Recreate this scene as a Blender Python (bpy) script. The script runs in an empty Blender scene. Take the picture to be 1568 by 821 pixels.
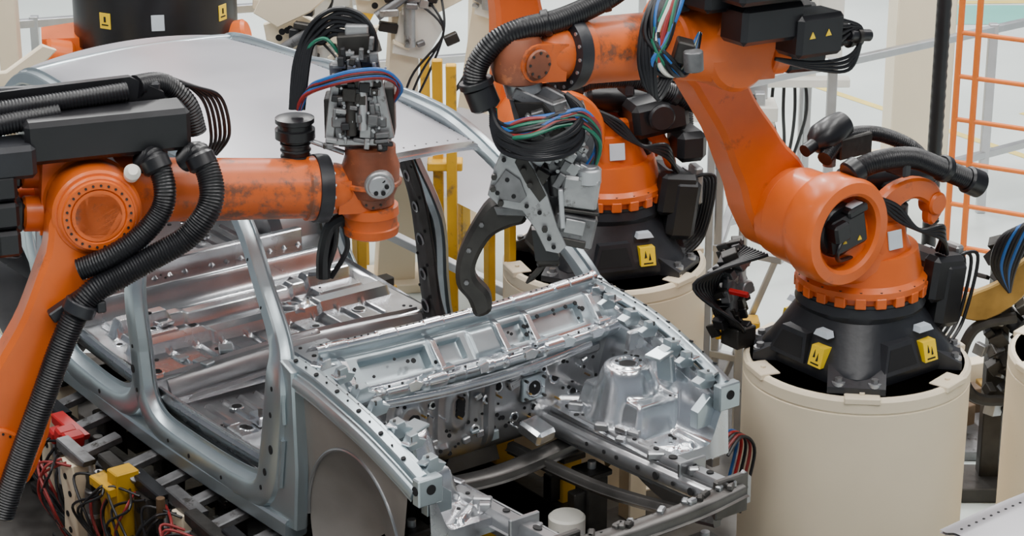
import bpy, bmesh, math, random
import numpy as np
from mathutils import Vector as V, Matrix
random.seed(7); rnd=random.random
R=math.radians
# ------------------------------------------------------------------ materials
MATS={}
def mat(name,col,metal=0.0,rough=0.5,var=0.12,scale=6,bump=0.0,bscale=30,dirt=None,dthr=0.6,dscale=4,coat=0.0,rvar=0.1,stretch=(1,1,1)):
    m=bpy.data.materials.new(name); m.use_nodes=True; nt=m.node_tree; N=nt.nodes; L=nt.links
    b=N['Principled BSDF']
    tc=N.new('ShaderNodeTexCoord'); mp=N.new('ShaderNodeMapping'); mp.inputs['Scale'].default_value=stretch
    L.new(tc.outputs['Object'],mp.inputs['Vector'])
    no=N.new('ShaderNodeTexNoise'); no.inputs['Scale'].default_value=scale; no.inputs['Detail'].default_value=5
    L.new(mp.outputs[0],no.inputs['Vector'])
    r=N.new('ShaderNodeValToRGB'); e=r.color_ramp.elements
    e[0].position=.3; e[1].position=.7
    e[0].color=tuple(c*(1-var) for c in col)+(1,); e[1].color=tuple(min(1,c*(1+var*.6)) for c in col)+(1,)
    L.new(no.outputs['Fac'],r.inputs['Fac']); out=r.outputs['Color']
    if dirt:
        n2=N.new('ShaderNodeTexNoise'); n2.inputs['Scale'].default_value=dscale; n2.inputs['Detail'].default_value=8; n2.inputs['Roughness'].default_value=.7
        L.new(mp.outputs[0],n2.inputs['Vector'])
        r2=N.new('ShaderNodeValToRGB'); r2.color_ramp.elements[0].position=dthr; r2.color_ramp.elements[1].position=min(1,dthr+.08)
        L.new(n2.outputs['Fac'],r2.inputs['Fac'])
        mx=N.new('ShaderNodeMix'); mx.data_type='RGBA'; L.new(r2.outputs['Color'],mx.inputs['Factor']); L.new(out,mx.inputs['A']); mx.inputs['B'].default_value=tuple(dirt)+(1,)
        out=mx.outputs['Result']
    L.new(out,b.inputs['Base Color'])
    b.inputs['Metallic'].default_value=metal
    mr=N.new('ShaderNodeMapRange'); mr.inputs['To Min'].default_value=max(.03,rough-rvar); mr.inputs['To Max'].default_value=min(1,rough+rvar)
    L.new(no.outputs['Fac'],mr.inputs['Value']); L.new(mr.outputs[0],b.inputs['Roughness'])
    if coat: b.inputs['Coat Weight'].default_value=coat; b.inputs['Coat Roughness'].default_value=.15
    if bump:
        n3=N.new('ShaderNodeTexNoise'); n3.inputs['Scale'].default_value=bscale; n3.inputs['Detail'].default_value=1
        L.new(mp.outputs[0],n3.inputs['Vector'])
        bp=N.new('ShaderNodeBump'); bp.inputs['Strength'].default_value=bump; bp.inputs['Distance'].default_value=.02
        L.new(n3.outputs['Fac'],bp.inputs['Height']); L.new(bp.outputs[0],b.inputs['Normal'])
    MATS[name]=m; return m
mat('zinc',(.42,.485,.515),.78,.32,.12,3,.05,5)
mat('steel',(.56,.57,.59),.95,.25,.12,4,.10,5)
mat('steel_dull',(.38,.385,.395),.85,.32,.18,4,.10,6)
mat('steel_dark',(.11,.105,.10),.75,.34,.3,6,.1,12)
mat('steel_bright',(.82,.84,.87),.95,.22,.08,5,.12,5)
mat('liner',(.26,.235,.215),.45,.45,.2,4,.05,8)
mat('roof',(.35,.345,.37),.35,.36,.05,2)
mat('orange',(.72,.125,.010),0,.40,.14,3,dirt=(.40,.08,.018),dthr=.60,dscale=5,coat=.1)
mat('orange_worn',(.62,.11,.012),0,.44,.25,4,dirt=(.17,.065,.035),dthr=.52,dscale=5.5,coat=.05)
mat('wrist_brown',(.22,.065,.03),.1,.42,.4,8,dirt=(.42,.13,.05),dthr=.56,dscale=9)
mat('black_cast',(.016,.017,.021),0,.42,.3,6,.05,40)
mat('black_plastic',(.009,.009,.011),0,.36,.3,6)
mat('rubber',(.007,.007,.009),0,.38,.3,10)
mat('cream',(.80,.69,.51),0,.55,.05,2,dirt=(.62,.52,.38),dthr=.68,dscale=5)
mat('white',(.74,.72,.65),0,.5,.05,3)
mat('yellow',(.66,.37,.012),0,.45,.15,5,dirt=(.2,.14,.05),dthr=.56)
mat('red',(.45,.010,.012),0,.4,.2,8)
mat('blue',(.015,.11,.36),0,.4,.1,8)
mat('green',(.008,.14,.08),0,.4,.1,8)
mat('hose_red',(.25,.02,.02),0,.4,.1,8)
mat('alu',(.50,.51,.53),.8,.38,.08,8)
mat('tool_grey',(.19,.19,.195),.6,.42,.4,9,.12,25,dirt=(.05,.045,.04),dthr=.56,dscale=10)
mat('tool_light',(.36,.365,.37),.7,.38,.25,9,.12,25,dirt=(.11,.10,.095),dthr=.58,dscale=10)
mat('tool_dark',(.042,.039,.036),.5,.42,.4,9,.1,25)
mat('hole',(.004,.004,.005),0,.8,.1,5)
mat('sticker',(.90,.60,.008),0,.4,.03,3)
mat('label',(.58,.64,.70),0,.4,.05,20)
mat('brown',(.10,.06,.03),.2,.5,.4,10)
mat('gold',(.40,.25,.07),.6,.4,.3,8)
mat('ladder_orange',(.78,.18,.018),0,.45,.08,5)
mat('floor_line',(.78,.62,.18),0,.5,.1,5)
mat('floor_teal',(.20,.55,.48),0,.4,.05,2)
mat('glass_green',(.02,.12,.08),0,.3,.1,5)
# ------------------------------------------------------------------ helpers
def crv(P,n=8,closed=False):
    P=[tuple(p) for p in P]; N=len(P); out=[]
    for i in range(N if closed else N-1):
        p1=P[i];p2=P[(i+1)%N]
        p0=P[i-1] if (closed or i>0) else p1
        p3=P[(i+2)%N] if (closed or i+2<N) else p2
        for k in range(n):
            t=k/n
            out.append(tuple(.5*(2*b+(c-a)*t+(2*a-5*b+4*c-d)*t*t+(-a+3*b-3*c+d)*t**3) for a,b,c,d in zip(p0,p1,p2,p3)))
    if not closed: out.append(P[-1])
    return out
def resample(P,step):
    P=[V(p) for p in P]; out=[P[0].copy()]; acc=0
    for a,b in zip(P[:-1],P[1:]):
        d=(b-a).length
        if d<1e-9: continue
        pos=step-acc
        while pos<=d: out.append(a.lerp(b,pos/d)); pos+=step
        acc=(acc+d)%step
    return out
def perp(d):
    a=V((0,0,1)) if abs(d.z)<.9 else V((1,0,0))
    u=d.cross(a).normalized(); return u,d.cross(u).normalized()
class MB:
    def __init__(s,T=None): s.v=[];s.f=[];s.m=[];s.mats=[];s.T=T
    def mi(s,n):
        if n not in s.mats: s.mats.append(n)
        return s.mats.index(n)
    def add(s,vs,fs,mt):
        o=len(s.v); k=s.mi(mt)
        if s.T is not None: vs=[tuple(s.T@V(p)) for p in vs]
        s.v.extend([tuple(p) for p in vs]); s.f.extend([tuple(i+o for i in f) for f in fs]); s.m.extend([k]*len(fs))
    def box(s,c,size,mt,rot=None,b=.006):
        h=[x/2 for x in size]; b=min(b,min(h)*.45); vs=[]
        for sx in(-1,1):
            for sy in(-1,1):
                for sz in(-1,1):
                    sg=(sx,sy,sz)
                    for a in range(3):
                        vs.append(V([sg[i]*(h[i] if i==a else h[i]-b) for i in range(3)]))
        I=lambda sg,a:((sg[0]>0)*4+(sg[1]>0)*2+(sg[2]>0))*3+a
        fs=[]
        for a in range(3):
            o=[i for i in range(3) if i!=a]
            for sa in(-1,1):
                q=[]
                for p,r in((-1,-1),(1,-1),(1,1),(-1,1)):
                    sg=[0]*3; sg[a]=sa; sg[o[0]]=p; sg[o[1]]=r; q.append(I(sg,a))
                fs.append(q)
            for p in(-1,1):
                for r in(-1,1):
                    A=[0]*3;A[a]=-1;A[o[0]]=p;A[o[1]]=r; B=list(A);B[a]=1
                    fs.append([I(A,o[0]),I(B,o[0]),I(B,o[1]),I(A,o[1])])
        for sx in(-1,1):
            for sy in(-1,1):
                for sz in(-1,1): fs.append([I((sx,sy,sz),a) for a in range(3)])
        Rm=Matrix.Identity(3)
        if rot is not None:
            Rm=rot if isinstance(rot,Matrix) else (Matrix.Rotation(rot[2],3,'Z')@Matrix.Rotation(rot[1],3,'Y')@Matrix.Rotation(rot[0],3,'X'))
        c=V(c); s.add([Rm@p+c for p in vs],fs,mt)
    def bar(s,p0,p1,w,h,mt,b=.004):
        p0=V(p0);p1=V(p1);d=p1-p0;L=d.length;d.normalize();u,v=perp(d)
        M=Matrix((d,u,v)).transposed(); s.box((p0+p1)/2,(L,w,h),mt,M,b)
    def lathe(s,o,ax,prof,mt,seg=28,cap=True,ph=0):
        o=V(o);ax=V(ax).normalized();u,v=perp(ax);vs=[];fs=[]
        for r,h in prof:
            for k in range(seg):
                t=2*math.pi*k/seg+ph; vs.append(o+ax*h+(u*math.cos(t)+v*math.sin(t))*r)
        for i in range(len(prof)-1):
            for k in range(seg):
                k2=(k+1)%seg; fs.append((i*seg+k,i*seg+k2,(i+1)*seg+k2,(i+1)*seg+k))
        if cap: fs.append(tuple(range(seg))); fs.append(tuple((len(prof)-1)*seg+k for k in range(seg)))
        s.add(vs,fs,mt)
    def cyl(s,p0,p1,r,mt,r1=None,seg=24,b=0):
        p0=V(p0);p1=V(p1);d=p1-p0;L=d.length
        if L<1e-6: return
        r1=r if r1 is None else r1
        pr=[(r,0),(r1,L)] if not b else [(max(r-b,.0005),0),(r,b),(r1,L-b),(max(r1-b,.0005),L)]
        s.lathe(p0,d,pr,mt,seg)
    def bolt(s,p,n,r=.012,mt='alu',h=.012):
        p=V(p);n=V(n).normalized(); s.cyl(p-n*.004,p+n*h,r,mt,seg=6)
    def hole(s,p,n,r,mt='hole',sy=1,ax=None,h=.0022,rim=None,seg=14):
        p=V(p);n=V(n).normalized();u,v=perp(n)
        if ax is not None: u=(V(ax)-n*V(ax).dot(n)).normalized(); v=n.cross(u)
        vs=[p+n*h+(u*math.cos(2*math.pi*k/seg)*sy+v*math.sin(2*math.pi*k/seg))*r for k in range(seg)]
        vs+=[q-n*(h+.003) for q in vs]
        fs=[tuple(range(seg))]+[(k,(k+1)%seg,seg+(k+1)%seg,seg+k) for k in range(seg)]
        s.add(vs,fs,mt)
        if rim:
            w=[p+n*(h*.8)+(u*math.cos(2*math.pi*k/seg)*(r*sy+.008)+v*math.sin(2*math.pi*k/seg)*(r+.008)) for k in range(seg)]
            w+=[p-n*.002+(u*math.cos(2*math.pi*k/seg)*(r*sy+.013)+v*math.sin(2*math.pi*k/seg)*(r+.013)) for k in range(seg)]
            s.add(w,[tuple(range(seg))]+[(k,(k+1)%seg,seg+(k+1)%seg,seg+k) for k in range(seg)],rim)
    def tube(s,P,r,mt,seg=8,n=8,closed=False,rib=0,smooth=True):
        P=crv(P,n,closed) if smooth else [tuple(p) for p in P]
        if rib: P=resample(P,rib)
        P=[V(p) for p in P]; N=len(P)
        if N<2: return
        T=[]
        for i in range(N):
            a=P[i-1] if (i>0 or closed) else P[i]; b=P[(i+1)%N] if (i<N-1 or closed) else P[i]
            T.append((b-a).normalized())
        u,_=perp(T[0]); vs=[];fs=[]
        for i in range(N):
            u=(u-T[i]*u.dot(T[i])).normalized(); w=T[i].cross(u)
            rr=r*(.91 if (rib and i%2) else 1)
            for k in range(seg):
                t=2*math.pi*k/seg; vs.append(P[i]+(u*math.cos(t)+w*math.sin(t))*rr)
        for i in range(N if closed else N-1):
            j=(i+1)%N
            for k in range(seg):
                k2=(k+1)%seg; fs.append((i*seg+k,i*seg+k2,j*seg+k2,j*seg+k))
        if not closed: fs.append(tuple(range(seg))); fs.append(tuple((N-1)*seg+k for k in range(seg)))
        s.add(vs,fs,mt)
    def hull(s,pts,mt):
        bm=bmesh.new()
        for p in pts: bm.verts.new(p)
        bmesh.ops.convex_hull(bm,input=bm.verts[:])
        bmesh.ops.dissolve_limit(bm,angle_limit=R(3),verts=bm.verts[:],edges=bm.edges[:])
        bm.verts.index_update(); used={v for f in bm.faces for v in f.verts}
        L=[v for v in bm.verts if v in used]; ix={v:i for i,v in enumerate(L)}
        s.add([v.co.copy() for v in L],[tuple(ix[v] for v in f.verts) for f in bm.faces],mt); bm.free()
    def slab(s,out,mt,o=(0,0,0),ax=(1,0,0),ay=(0,0,1),an=(0,1,0),d0=0,d1=.1,b=.01):
        o=V(o);ax=V(ax);ay=V(ay);an=V(an);n=len(out)
        A=sum(out[i][0]*out[(i+1)%n][1]-out[(i+1)%n][0]*out[i][1] for i in range(n)); sg=1 if A>0 else -1
        ins=[]
        for i in range(n):
            p=V((out[i-1][0],out[i-1][1]));q=V((out[(i+1)%n][0],out[(i+1)%n][1]));t=(q-p)
            if t.length<1e-9: t=V((1,0))
            t.normalize(); ins.append((out[i][0]-sg*t.y*b,out[i][1]+sg*t.x*b))
        vs=[]
        for P,d in((ins,d0),(out,d0+b),(out,d1-b),(ins,d1)):
            for x,y in P: vs.append(o+ax*x+ay*y+an*d)
        fs=[tuple(range(n)),tuple(3*n+k for k in range(n))]
        for j in range(3):
            for k in range(n): fs.append((j*n+k,j*n+(k+1)%n,(j+1)*n+(k+1)%n,(j+1)*n+k))
        s.add(vs,fs,mt)
    def loft(s,rings,mt,cap=True):
        n=len(rings[0]);vs=[p for r in rings for p in r];fs=[]
        for j in range(len(rings)-1):
            for k in range(n): fs.append((j*n+k,j*n+(k+1)%n,(j+1)*n+(k+1)%n,(j+1)*n+k))
        if cap: fs.append(tuple(range(n))); fs.append(tuple((len(rings)-1)*n+k for k in range(n)))
        s.add(vs,fs,mt)
    def sheet(s,A,mt):
        nu,nv,_=A.shape; vs=A.reshape(-1,3).tolist(); fs=[]
        for i in range(nu-1):
            for j in range(nv-1): fs.append((i*nv+j,i*nv+j+1,(i+1)*nv+j+1,(i+1)*nv+j))
        s.add(vs,fs,mt)
    def beam(s,pts,prof,outw,mt,closed=False,n=8):
        S=crv(pts,n,closed); N=len(S); vs=[];m=len(prof);fs=[]
        for i in range(N):
            p=V(S[i][:3]); a=V(S[i-1][:3]) if (i>0 or closed) else p; b=V(S[(i+1)%N][:3]) if (i<N-1 or closed) else p
            T=(b-a).normalized(); o=V(outw(p)); o=(o-T*o.dot(T)).normalized(); w=T.cross(o)
            for (pw,pd) in prof: vs.append(p+w*pw*S[i][3]+o*pd*S[i][4])
        for i in range(N if closed else N-1):
            j=(i+1)%N
            for k in range(m): fs.append((i*m+k,i*m+(k+1)%m,j*m+(k+1)%m,j*m+k))
        if not closed: fs.append(tuple(range(m))); fs.append(tuple((N-1)*m+k for k in range(m)))
        s.add(vs,fs,mt)
    def done(s,name,parent=None,ang=35):
        me=bpy.data.meshes.new(name); me.from_pydata(s.v,[],s.f)
        for n in s.mats: me.materials.append(MATS[n])
        me.polygons.foreach_set('material_index',s.m); me.polygons.foreach_set('use_smooth',[True]*len(s.f))
        bm=bmesh.new(); bm.from_mesh(me); bmesh.ops.recalc_face_normals(bm,faces=bm.faces[:]); bm.to_mesh(me); bm.free()
        try: me.set_sharp_from_angle(angle=R(ang))
        except Exception: pass
        ob=bpy.data.objects.new(name,me); bpy.context.scene.collection.objects.link(ob)
        if parent: ob.parent=parent
        return ob
def empty(name,M=None):
    e=bpy.data.objects.new(name,None); e.empty_display_size=.2; bpy.context.scene.collection.objects.link(e)
    if M is not None: e.matrix_world=M
    return e
def sell(h,n,z,c=(0,0),cnt=48,hy=None):
    hy=hy or h; out=[]
    for k in range(cnt):
        t=2*math.pi*k/cnt;cx=math.cos(t);cy=math.sin(t)
        f=(abs(cx)**n+abs(cy)**n)**(-1/n); out.append((c[0]+cx*f*h,c[1]+cy*f*hy,z))
    return out
# ------------------------------------------------------------------ camera / light / world
CAMZ=5.3
cam=bpy.data.cameras.new('camera'); co=bpy.data.objects.new('camera',cam); bpy.context.scene.collection.objects.link(co)
cam.lens=82.3; cam.sensor_width=36; cam.clip_end=200
co.location=(0,0,CAMZ); co.rotation_euler=(R(90-20.5),0,0); bpy.context.scene.camera=co
w=bpy.data.worlds.new('world'); bpy.context.scene.world=w; w.use_nodes=True; nt=w.node_tree
bg=nt.nodes['Background']; tc=nt.nodes.new('ShaderNodeTexCoord'); sx=nt.nodes.new('ShaderNodeSeparateXYZ'); rp=nt.nodes.new('ShaderNodeValToRGB')
nt.links.new(tc.outputs['Generated'],sx.inputs[0]); nt.links.new(sx.outputs['Z'],rp.inputs['Fac']); nt.links.new(rp.outputs['Color'],bg.inputs['Color'])
e=rp.color_ramp.elements; e[0].position=0; e[0].color=(.44,.49,.56,1); e[1].position=1; e[1].color=(.07,.08,.10,1)
x=rp.color_ramp.elements.new(.4); x.color=(.17,.19,.22,1)
bg.inputs['Strength'].default_value=.75
for i,(lx,ly) in enumerate([(-6,5),(-2.5,3.5),(1.5,3.5),(5,5),(-6,12),(-2.5,12),(1,12),(4.5,12),(-4,20),(0,20),(4,20),(9,16)]):
    l=bpy.data.lights.new('ceiling_strip_light','AREA'); l.shape='RECTANGLE'; l.size=.6; l.size_y=5.5; l.energy=350 if ly<19 else 780; l.color=(1,.985,.96)
    o=bpy.data.objects.new('ceiling_strip_light',l); o.location=(lx,ly,9.0); bpy.context.scene.collection.objects.link(o)
# ------------------------------------------------------------------ floor
def floor():
    m=bpy.data.materials.new('floor_epoxy'); m.use_nodes=True; N=m.node_tree.nodes; L=m.node_tree.links; b=N['Principled BSDF']
    tc=N.new('ShaderNodeTexCoord'); n=N.new('ShaderNodeTexNoise'); n.inputs['Scale'].default_value=.6; n.inputs['Detail'].default_value=8
    L.new(tc.outputs['Object'],n.inputs['Vector']); r=N.new('ShaderNodeValToRGB'); r.color_ramp.elements[0].position=.35; r.color_ramp.elements[1].position=.65
    r.color_ramp.elements[0].color=(.57,.63,.61,1); r.color_ramp.elements[1].color=(.71,.77,.75,1)
    L.new(n.outputs['Fac'],r.inputs['Fac']); L.new(r.outputs['Color'],b.inputs['Base Color']); b.inputs['Roughness'].default_value=.35
    MATS['floor_epoxy']=m
    k=MB(); k.add([(-30,-5,0),(30,-5,0),(30,45,0),(-30,45,0)],[(0,1,2,3)],'floor_epoxy'); k.done('floor')
    k=MB()
    def ln(a,b2,wd,mt='floor_line'):
        a=V((*a,.003));b2=V((*b2,.003)); d=(b2-a).normalized(); p=V((-d.y,d.x,0))*wd/2
        k.add([a-p,b2-p,b2+p,a+p],[(0,1,2,3)],mt)
    ln((1.5,19.8),(6.5,12.7),.08); ln((4,17.6),(9,21.3),.08); ln((3.6,21.2),(6.5,21.3),.12)
    k.add([(3.7,20.4,.004),(7,20.4,.004),(7,21.1,.004),(3.7,21.1,.004)],[(0,1,2,3)],'floor_teal')
    k.done('floor_marking')
    k=MB(); k.box((-1.6,9.7,.012),(7.6,6.0,.02),'steel_dark'); k.done('station_floor_plate')
floor()
# ------------------------------------------------------------------ ROBOTS
def robot(name,C,e,s,wz,fx,fz,horn=True):
    Mw=Matrix.Translation(C)@Matrix.Rotation(math.atan2(e[1],e[0]),4,'Z'); E=empty(name,Mw)
    m=MB(); q=.87
    m.loft([sell(.405*q,5,0),sell(.41*q,5,.015),sell(.41*q,5,.055),sell(.395*q,4.5,.085),sell(.36*q,3.6,.15),sell(.33*q,3,.215),sell(.315*q,2.4,.26),sell(.30,2,.29),sell(.29,2,.33)],'black_cast')
    for k in range(4):
        a=R(45+90*k);c=(math.cos(a),math.sin(a))
        m.hull([(c[0]*r-c[1]*t,c[1]*r+c[0]*t,z) for r,z in((.34,0),(.475,0),(.475,.03),(.36,.09)) for t in(-.13,.13)],'black_cast')
        for t in(-.08,.08): m.bolt((c[0]*.445-c[1]*t,c[1]*.445+c[0]*t,.045),(0,0,1),.018,'tool_grey',.02); m.cyl((c[0]*.445-c[1]*t,c[1]*.445+c[0]*t,.030),(c[0]*.445-c[1]*t,c[1]*.445+c[0]*t,.046),.030,'alu',seg=16)
        a=R(90*k); c=(math.cos(a),math.sin(a))
        P=lambda u,z,off=0: (c[0]*(.362-.27*(z-.06)+off)-c[1]*u, c[1]*(.362-.27*(z-.06)+off)+c[0]*u, z)
        m.hull([P(u,z,o) for o in(-.07,.010) for u,z in((-.20,.055),(.03,.055),(.01,.185),(-.15,.185))],'black_cast')
        m.hull([P(u,z,o) for o in(-.05,.012) for u,z in((-.175,.075),(.01,.075),(-.01,.165),(-.14,.165))],'hole')
        if k in(0,1,3):
            m.hull([P(u,z,o) for o in(-.04,.014) for u,z in((.06,.065),(.14,.065),(.14,.155),(.06,.155))],'sticker')
            m.hull([P(u,z,o) for o in(0,.016) for u,z in((.075,.075),(.125,.075),(.125,.081),(.075,.081))],'hole')
            for (ua,za) in((.088,.120),(.110,.108)):
                m.hull([P(ua+du,za+dz,o) for o in(0,.016) for du,dz in((-.007,-.016),(.006,-.014),(.0,.02))],'hole')
            m.hull([P(u,z,o) for o in(-.03,.012) for u,z in((.05,.20),(.14,.20),(.125,.225),(.06,.225))],'label')
    m.cyl((0,0,.325),(0,0,.345),.285,'black_cast',seg=48)
    m.done('base',E)
    m=MB(); A2=V((.33,0,.73))
    m.lathe((0,0,0),(0,0,1),[(.24,.335),(.275,.345),(.275,.375),(.30,.38),(.30,.41),(.275,.43),(.262,.50),(.25,.55)],'orange',seg=48)
    for k in range(20):
        a=2*math.pi*(k+.5)/20; c=(math.cos(a),math.sin(a))
        m.box((c[0]*.287,c[1]*.287,.362),(.035,.05,.05),'orange',(0,0,a),.004); m.bolt((c[0]*.29,c[1]*.29,.41),(0,0,1),.008,'tool_dark',.006)
    TT=np.linspace(0,2*math.pi,49)
    cp=[(.25*math.cos(t),.25*math.sin(t),.47) for t in TT]+[(.24*math.cos(t),.24*math.sin(t),.42) for t in TT]
    cp+=[(A2.x+.215*math.cos(t),y,A2.z+.215*math.sin(t)) for t in TT for y in(-.10,.10)]
    cp+=[(A2.x+.195*math.cos(t),y,A2.z+.195*math.sin(t)) for t in TT for y in(-.12,.12)]
    cp+=[(-.10,y,z) for y,z in((-.12,.62),(.17,.62),(-.1,.68),(.12,.70))]
    m.hull(cp,'orange')
    m.lathe(A2,(0,1,0),[(.228,.05),(.246,.09),(.246,.215),(.232,.238),(.185,.243),(.170,.230),(.166,.115),(.01,.113)],'orange',seg=56)
    m.cyl(A2+V((0,.112,0)),A2+V((0,.120,0)),.166,'hole',seg=32)
    m.cyl(A2+V((0,-.17,0)),A2+V((0,-.10,0)),.205,'orange',seg=48,b=.012)
    for yy in((-.15,.13) if horn else (-.12,.10)):
        out=crv([(-.05,.45),(.10,.50),(.12,.72),(.02,.84),(-.14,.87),(-.29,.82),(-.36,.70),(-.30,.62),(-.26,.64),(-.25,.72),(-.16,.77),(-.06,.74),(-.06,.60)] if horn else [(-.05,.45),(.10,.50),(.12,.70),(.0,.76),(-.2,.74),(-.3,.62),(-.34,.50),(-.30,.48),(-.25,.58),(-.14,.68),(-.06,.66),(-.06,.56)],4,True)
        m.slab(out,'orange',d0=yy-.03,d1=yy+.03,b=.012)
        if horn: m.cyl((-.30,yy-.045,.72),(-.30,yy+.045,.72),.055,'orange',b=.01)
    bp=[(.22*math.cos(t)*.6-.02,.24*max(0,math.sin(t)),.45) for t in TT]+[(-.08,.17,.68),(.10,.20,.70),(-.08,.05,.70),(.14,.05,.74),(.12,.215,.60),(-.10,.2,.55)]
    m.hull(bp,'orange')
    m.box((.02,.217,.63),(.08,.008,.085),'label',(R(12),0,R(-4)),.002)
    m.done('carousel',E)
    m=MB()
    m.cyl(A2+V((0,.12,0)),A2+V((0,.19,0)),.125,'black_plastic',b=.015)
    m.box(A2+V((-.01,.19,0)),(.21,.10,.17),'black_plastic',(0,R(12),0),.02)
    m.box(A2+V((.06,.23,.02)),(.09,.07,.09),'black_plastic',(0,R(12),0),.012)
    m.box(A2+V((-.05,.20,.095)),(.12,.08,.04),'black_plastic',(0,R(12),0),.012)
    m.box(A2+V((-.05,.2,.118)),(.07,.05,.004),'label',(0,R(12),0),.001)
    for dx in(-.06,.03): m.hull([A2+V((dx+a,y,-.03+b)) for y in(.24,.2435) for a,b in((-.012,-.008),(.012,-.008),(0,.013))],'sticker')
    m.tube([A2+V((.05,.25,.0)),A2+V((.09,.26,-.06)),A2+V((.04,.22,-.12)),A2+V((-.08,.18,-.14))],.010,'rubber')
    m.cyl((-.16,.0,.42),(-.16,.0,.72),.085,'black_plastic',b=.015); m.box((-.16,0,.77),(.15,.15,.10),'black_plastic',None,.015)
    m.box((-.33,.08,.30),(.16,.40,.32),'black_plastic',(0,R(-8),0),.03); m.box((-.30,.22,.38),(.20,.10,.22),'black_plastic',(0,R(-8),0),.03)
    m.box((-.43,.16,.40),(.05,.10,.20),'tool_light',None,.01); m.box((-.43,.02,.36),(.05,.10,.16),'alu',None,.01)
    m.cyl((-.46,-.06,.78),(.10,-.06,.84),.07,'black_plastic',b=.02); m.cyl((.10,-.06,.84),(.3,-.06,.86),.03,'alu')
    if not horn:
        m.box((-.22,.12,.78),(.30,.20,.18),'black_plastic',(0,R(8),0),.03); m.box((-.38,.15,.62),(.16,.2,.16),'black_plastic',None,.03); m.cyl((-.2,.24,.80),(-.2,.27,.80),.07,'black_plastic',b=.01)
    for k in range(4): m.tube([(-.3,.24-.02*k,.5),(-.22,.28,.6+.02*k),(-.1,.24,.66),(.0,.2,.72+.02*k),(.12,.16,.84)],.011,'rubber')
    m.tube([(.24,.14,.97),(.10,.16,1.0),(-.10,.17,.98),(-.28,.19,.90),(-.44,.22,.82)],.050,'rubber',14,rib=.006)
    m.tube([(.22,-.05,.98),(.05,-.10,1.04),(-.2,-.1,1.0),(-.42,-.05,.85),(-.45,0,.55)],.036,'rubber',12,rib=.006)
    m.cyl((-.42,.215,.83),(-.50,.235,.79),.064,'black_plastic',b=.01); m.cyl((-.28,.185,.905),(-.32,.19,.885),.062,'black_plastic',b=.008)
    m.cyl((.26,.14,.96),(.20,.145,.985),.062,'black_plastic',b=.008)
    m.box((-.05,.14,.95),(.05,.13,.09),'black_cast',None,.01)
    if horn: m.lathe((.14,-.12,1.06),(.9,.1,-.25),[(.03,-.13),(.062,-.11),(.074,-.04),(.074,.04),(.055,.08),(.03,.10),(.03,.16)],'black_plastic',seg=28); m.box((.02,-.1,1.0),(.2,.1,.10),'tool_dark'); m.cyl((.14,-.1,.92),(.14,-.1,1.04),.03,'tool_grey')
    for k in range(6): m.tube([(-.4,.05+.03*k,.45),(-.5,.05+.04*k,.35+.02*k),(-.46,.08+.03*k,.15),(-.35,.1+.03*k,.05)],.009,'rubber')
    m.done('motors',E)
    m=MB(); A3=A2+V((s,0,wz)); d=V((s,wz)); L=d.length; d.normalize(); nn=V((-d.y,d.x))
    def hw(t): 
        ks=[(0,.19),(.12,.185),(.3,.145),(.55,.118),(.8,.128),(.92,.165),(1,.17)]
        for (a,x0),(b2,x1) in zip(ks[:-1],ks[1:]):
            if t<=b2: u=(t-a)/(b2-a);u=u*u*(3-2*u); return x0+(x1-x0)*u
    P0=V((A2.x,A2.z)); out=[]
    ts=[i/20 for i in range(21)]
    for t in ts: p=P0+d*L*t+nn*hw(t); out.append((p.x,p.y))
    for k in range(1,12): a=math.pi*k/12; p=P0+d*L+nn*math.cos(a)*.17+d*math.sin(a)*.17; out.append((p.x,p.y))
    for t in reversed(ts): p=P0+d*L*t-nn*hw(t); out.append((p.x,p.y))
    for k in range(1,12): a=math.pi*k/12; p=P0-nn*math.cos(a)*.19-d*math.sin(a)*.19; out.append((p.x,p.y))
    m.slab(out,'orange',d0=-.315,d1=-.15,b=.022)
    m.cyl(A3+V((0,-.340,0)),A3+V((0,-.30,0)),.165,'orange',seg=56,b=.008)
    m.lathe(A3+V((0,-.34,0)),(0,-1,0),[(.150,0),(.146,.014),(.118,.016),(.112,.006),(.110,.012)],'orange',seg=56)
    m.cyl(A3+V((0,-.352,0)),A3+V((0,-.33,0)),.10,'orange_worn',seg=48,b=.004)
    m.cyl(A2+V((0,-.335,0)),A2+V((0,-.30,0)),.15,'orange',seg=48,b=.010)
    for k in range(26):
        a=2*math.pi*k/26; m.bolt(A3+V((.132*math.cos(a),-.354,.132*math.sin(a))),(0,-1,0),.006,'tool_dark',.005); m.bolt(A2+V((.13*math.cos(a),-.333,.13*math.sin(a))),(0,-1,0),.006,'tool_dark',.006)
    m.done('link_arm',E)
    F=V((fx,0,fz)); FL=F.length; f=F.normalized(); up=V((-f.z,0,f.x))
    m=MB()
    at=lambda x,y=0,z=0:A3+f*x+V((0,y,0))+up*z
    m.cyl(A3+V((0,-.16,0)),A3+V((0,.15,0)),.195,'orange',seg=48,b=.02)
    m.cyl(A3+V((0,-.32,0)),A3+V((0,-.15,0)),.185,'orange',seg=48,b=.01)
    hp=[at(x,y,z) for x in(-.20,.05) for y in(-.14,.14) for z in(-.15,.17)]
    hp+=[at(.30,.145*math.cos(t),.145*math.sin(t)) for t in TT]+[at(.22,.155*math.cos(t),.155*math.sin(t)) for t in TT]
    m.hull(hp,'orange')
    q=FL-.13
    m.lathe(at(.28),f,[(.15,0),(.15,.02),(.138,.03),(.132,q-.45),(.142,q-.44),(.142,q-.40)],'orange_worn',seg=48)
    m.lathe(at(q-.13),f,[(.13,0),(.150,.005),(.153,.03),(.150,.065),(.12,.07)],'black_cast',seg=48)
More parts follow.
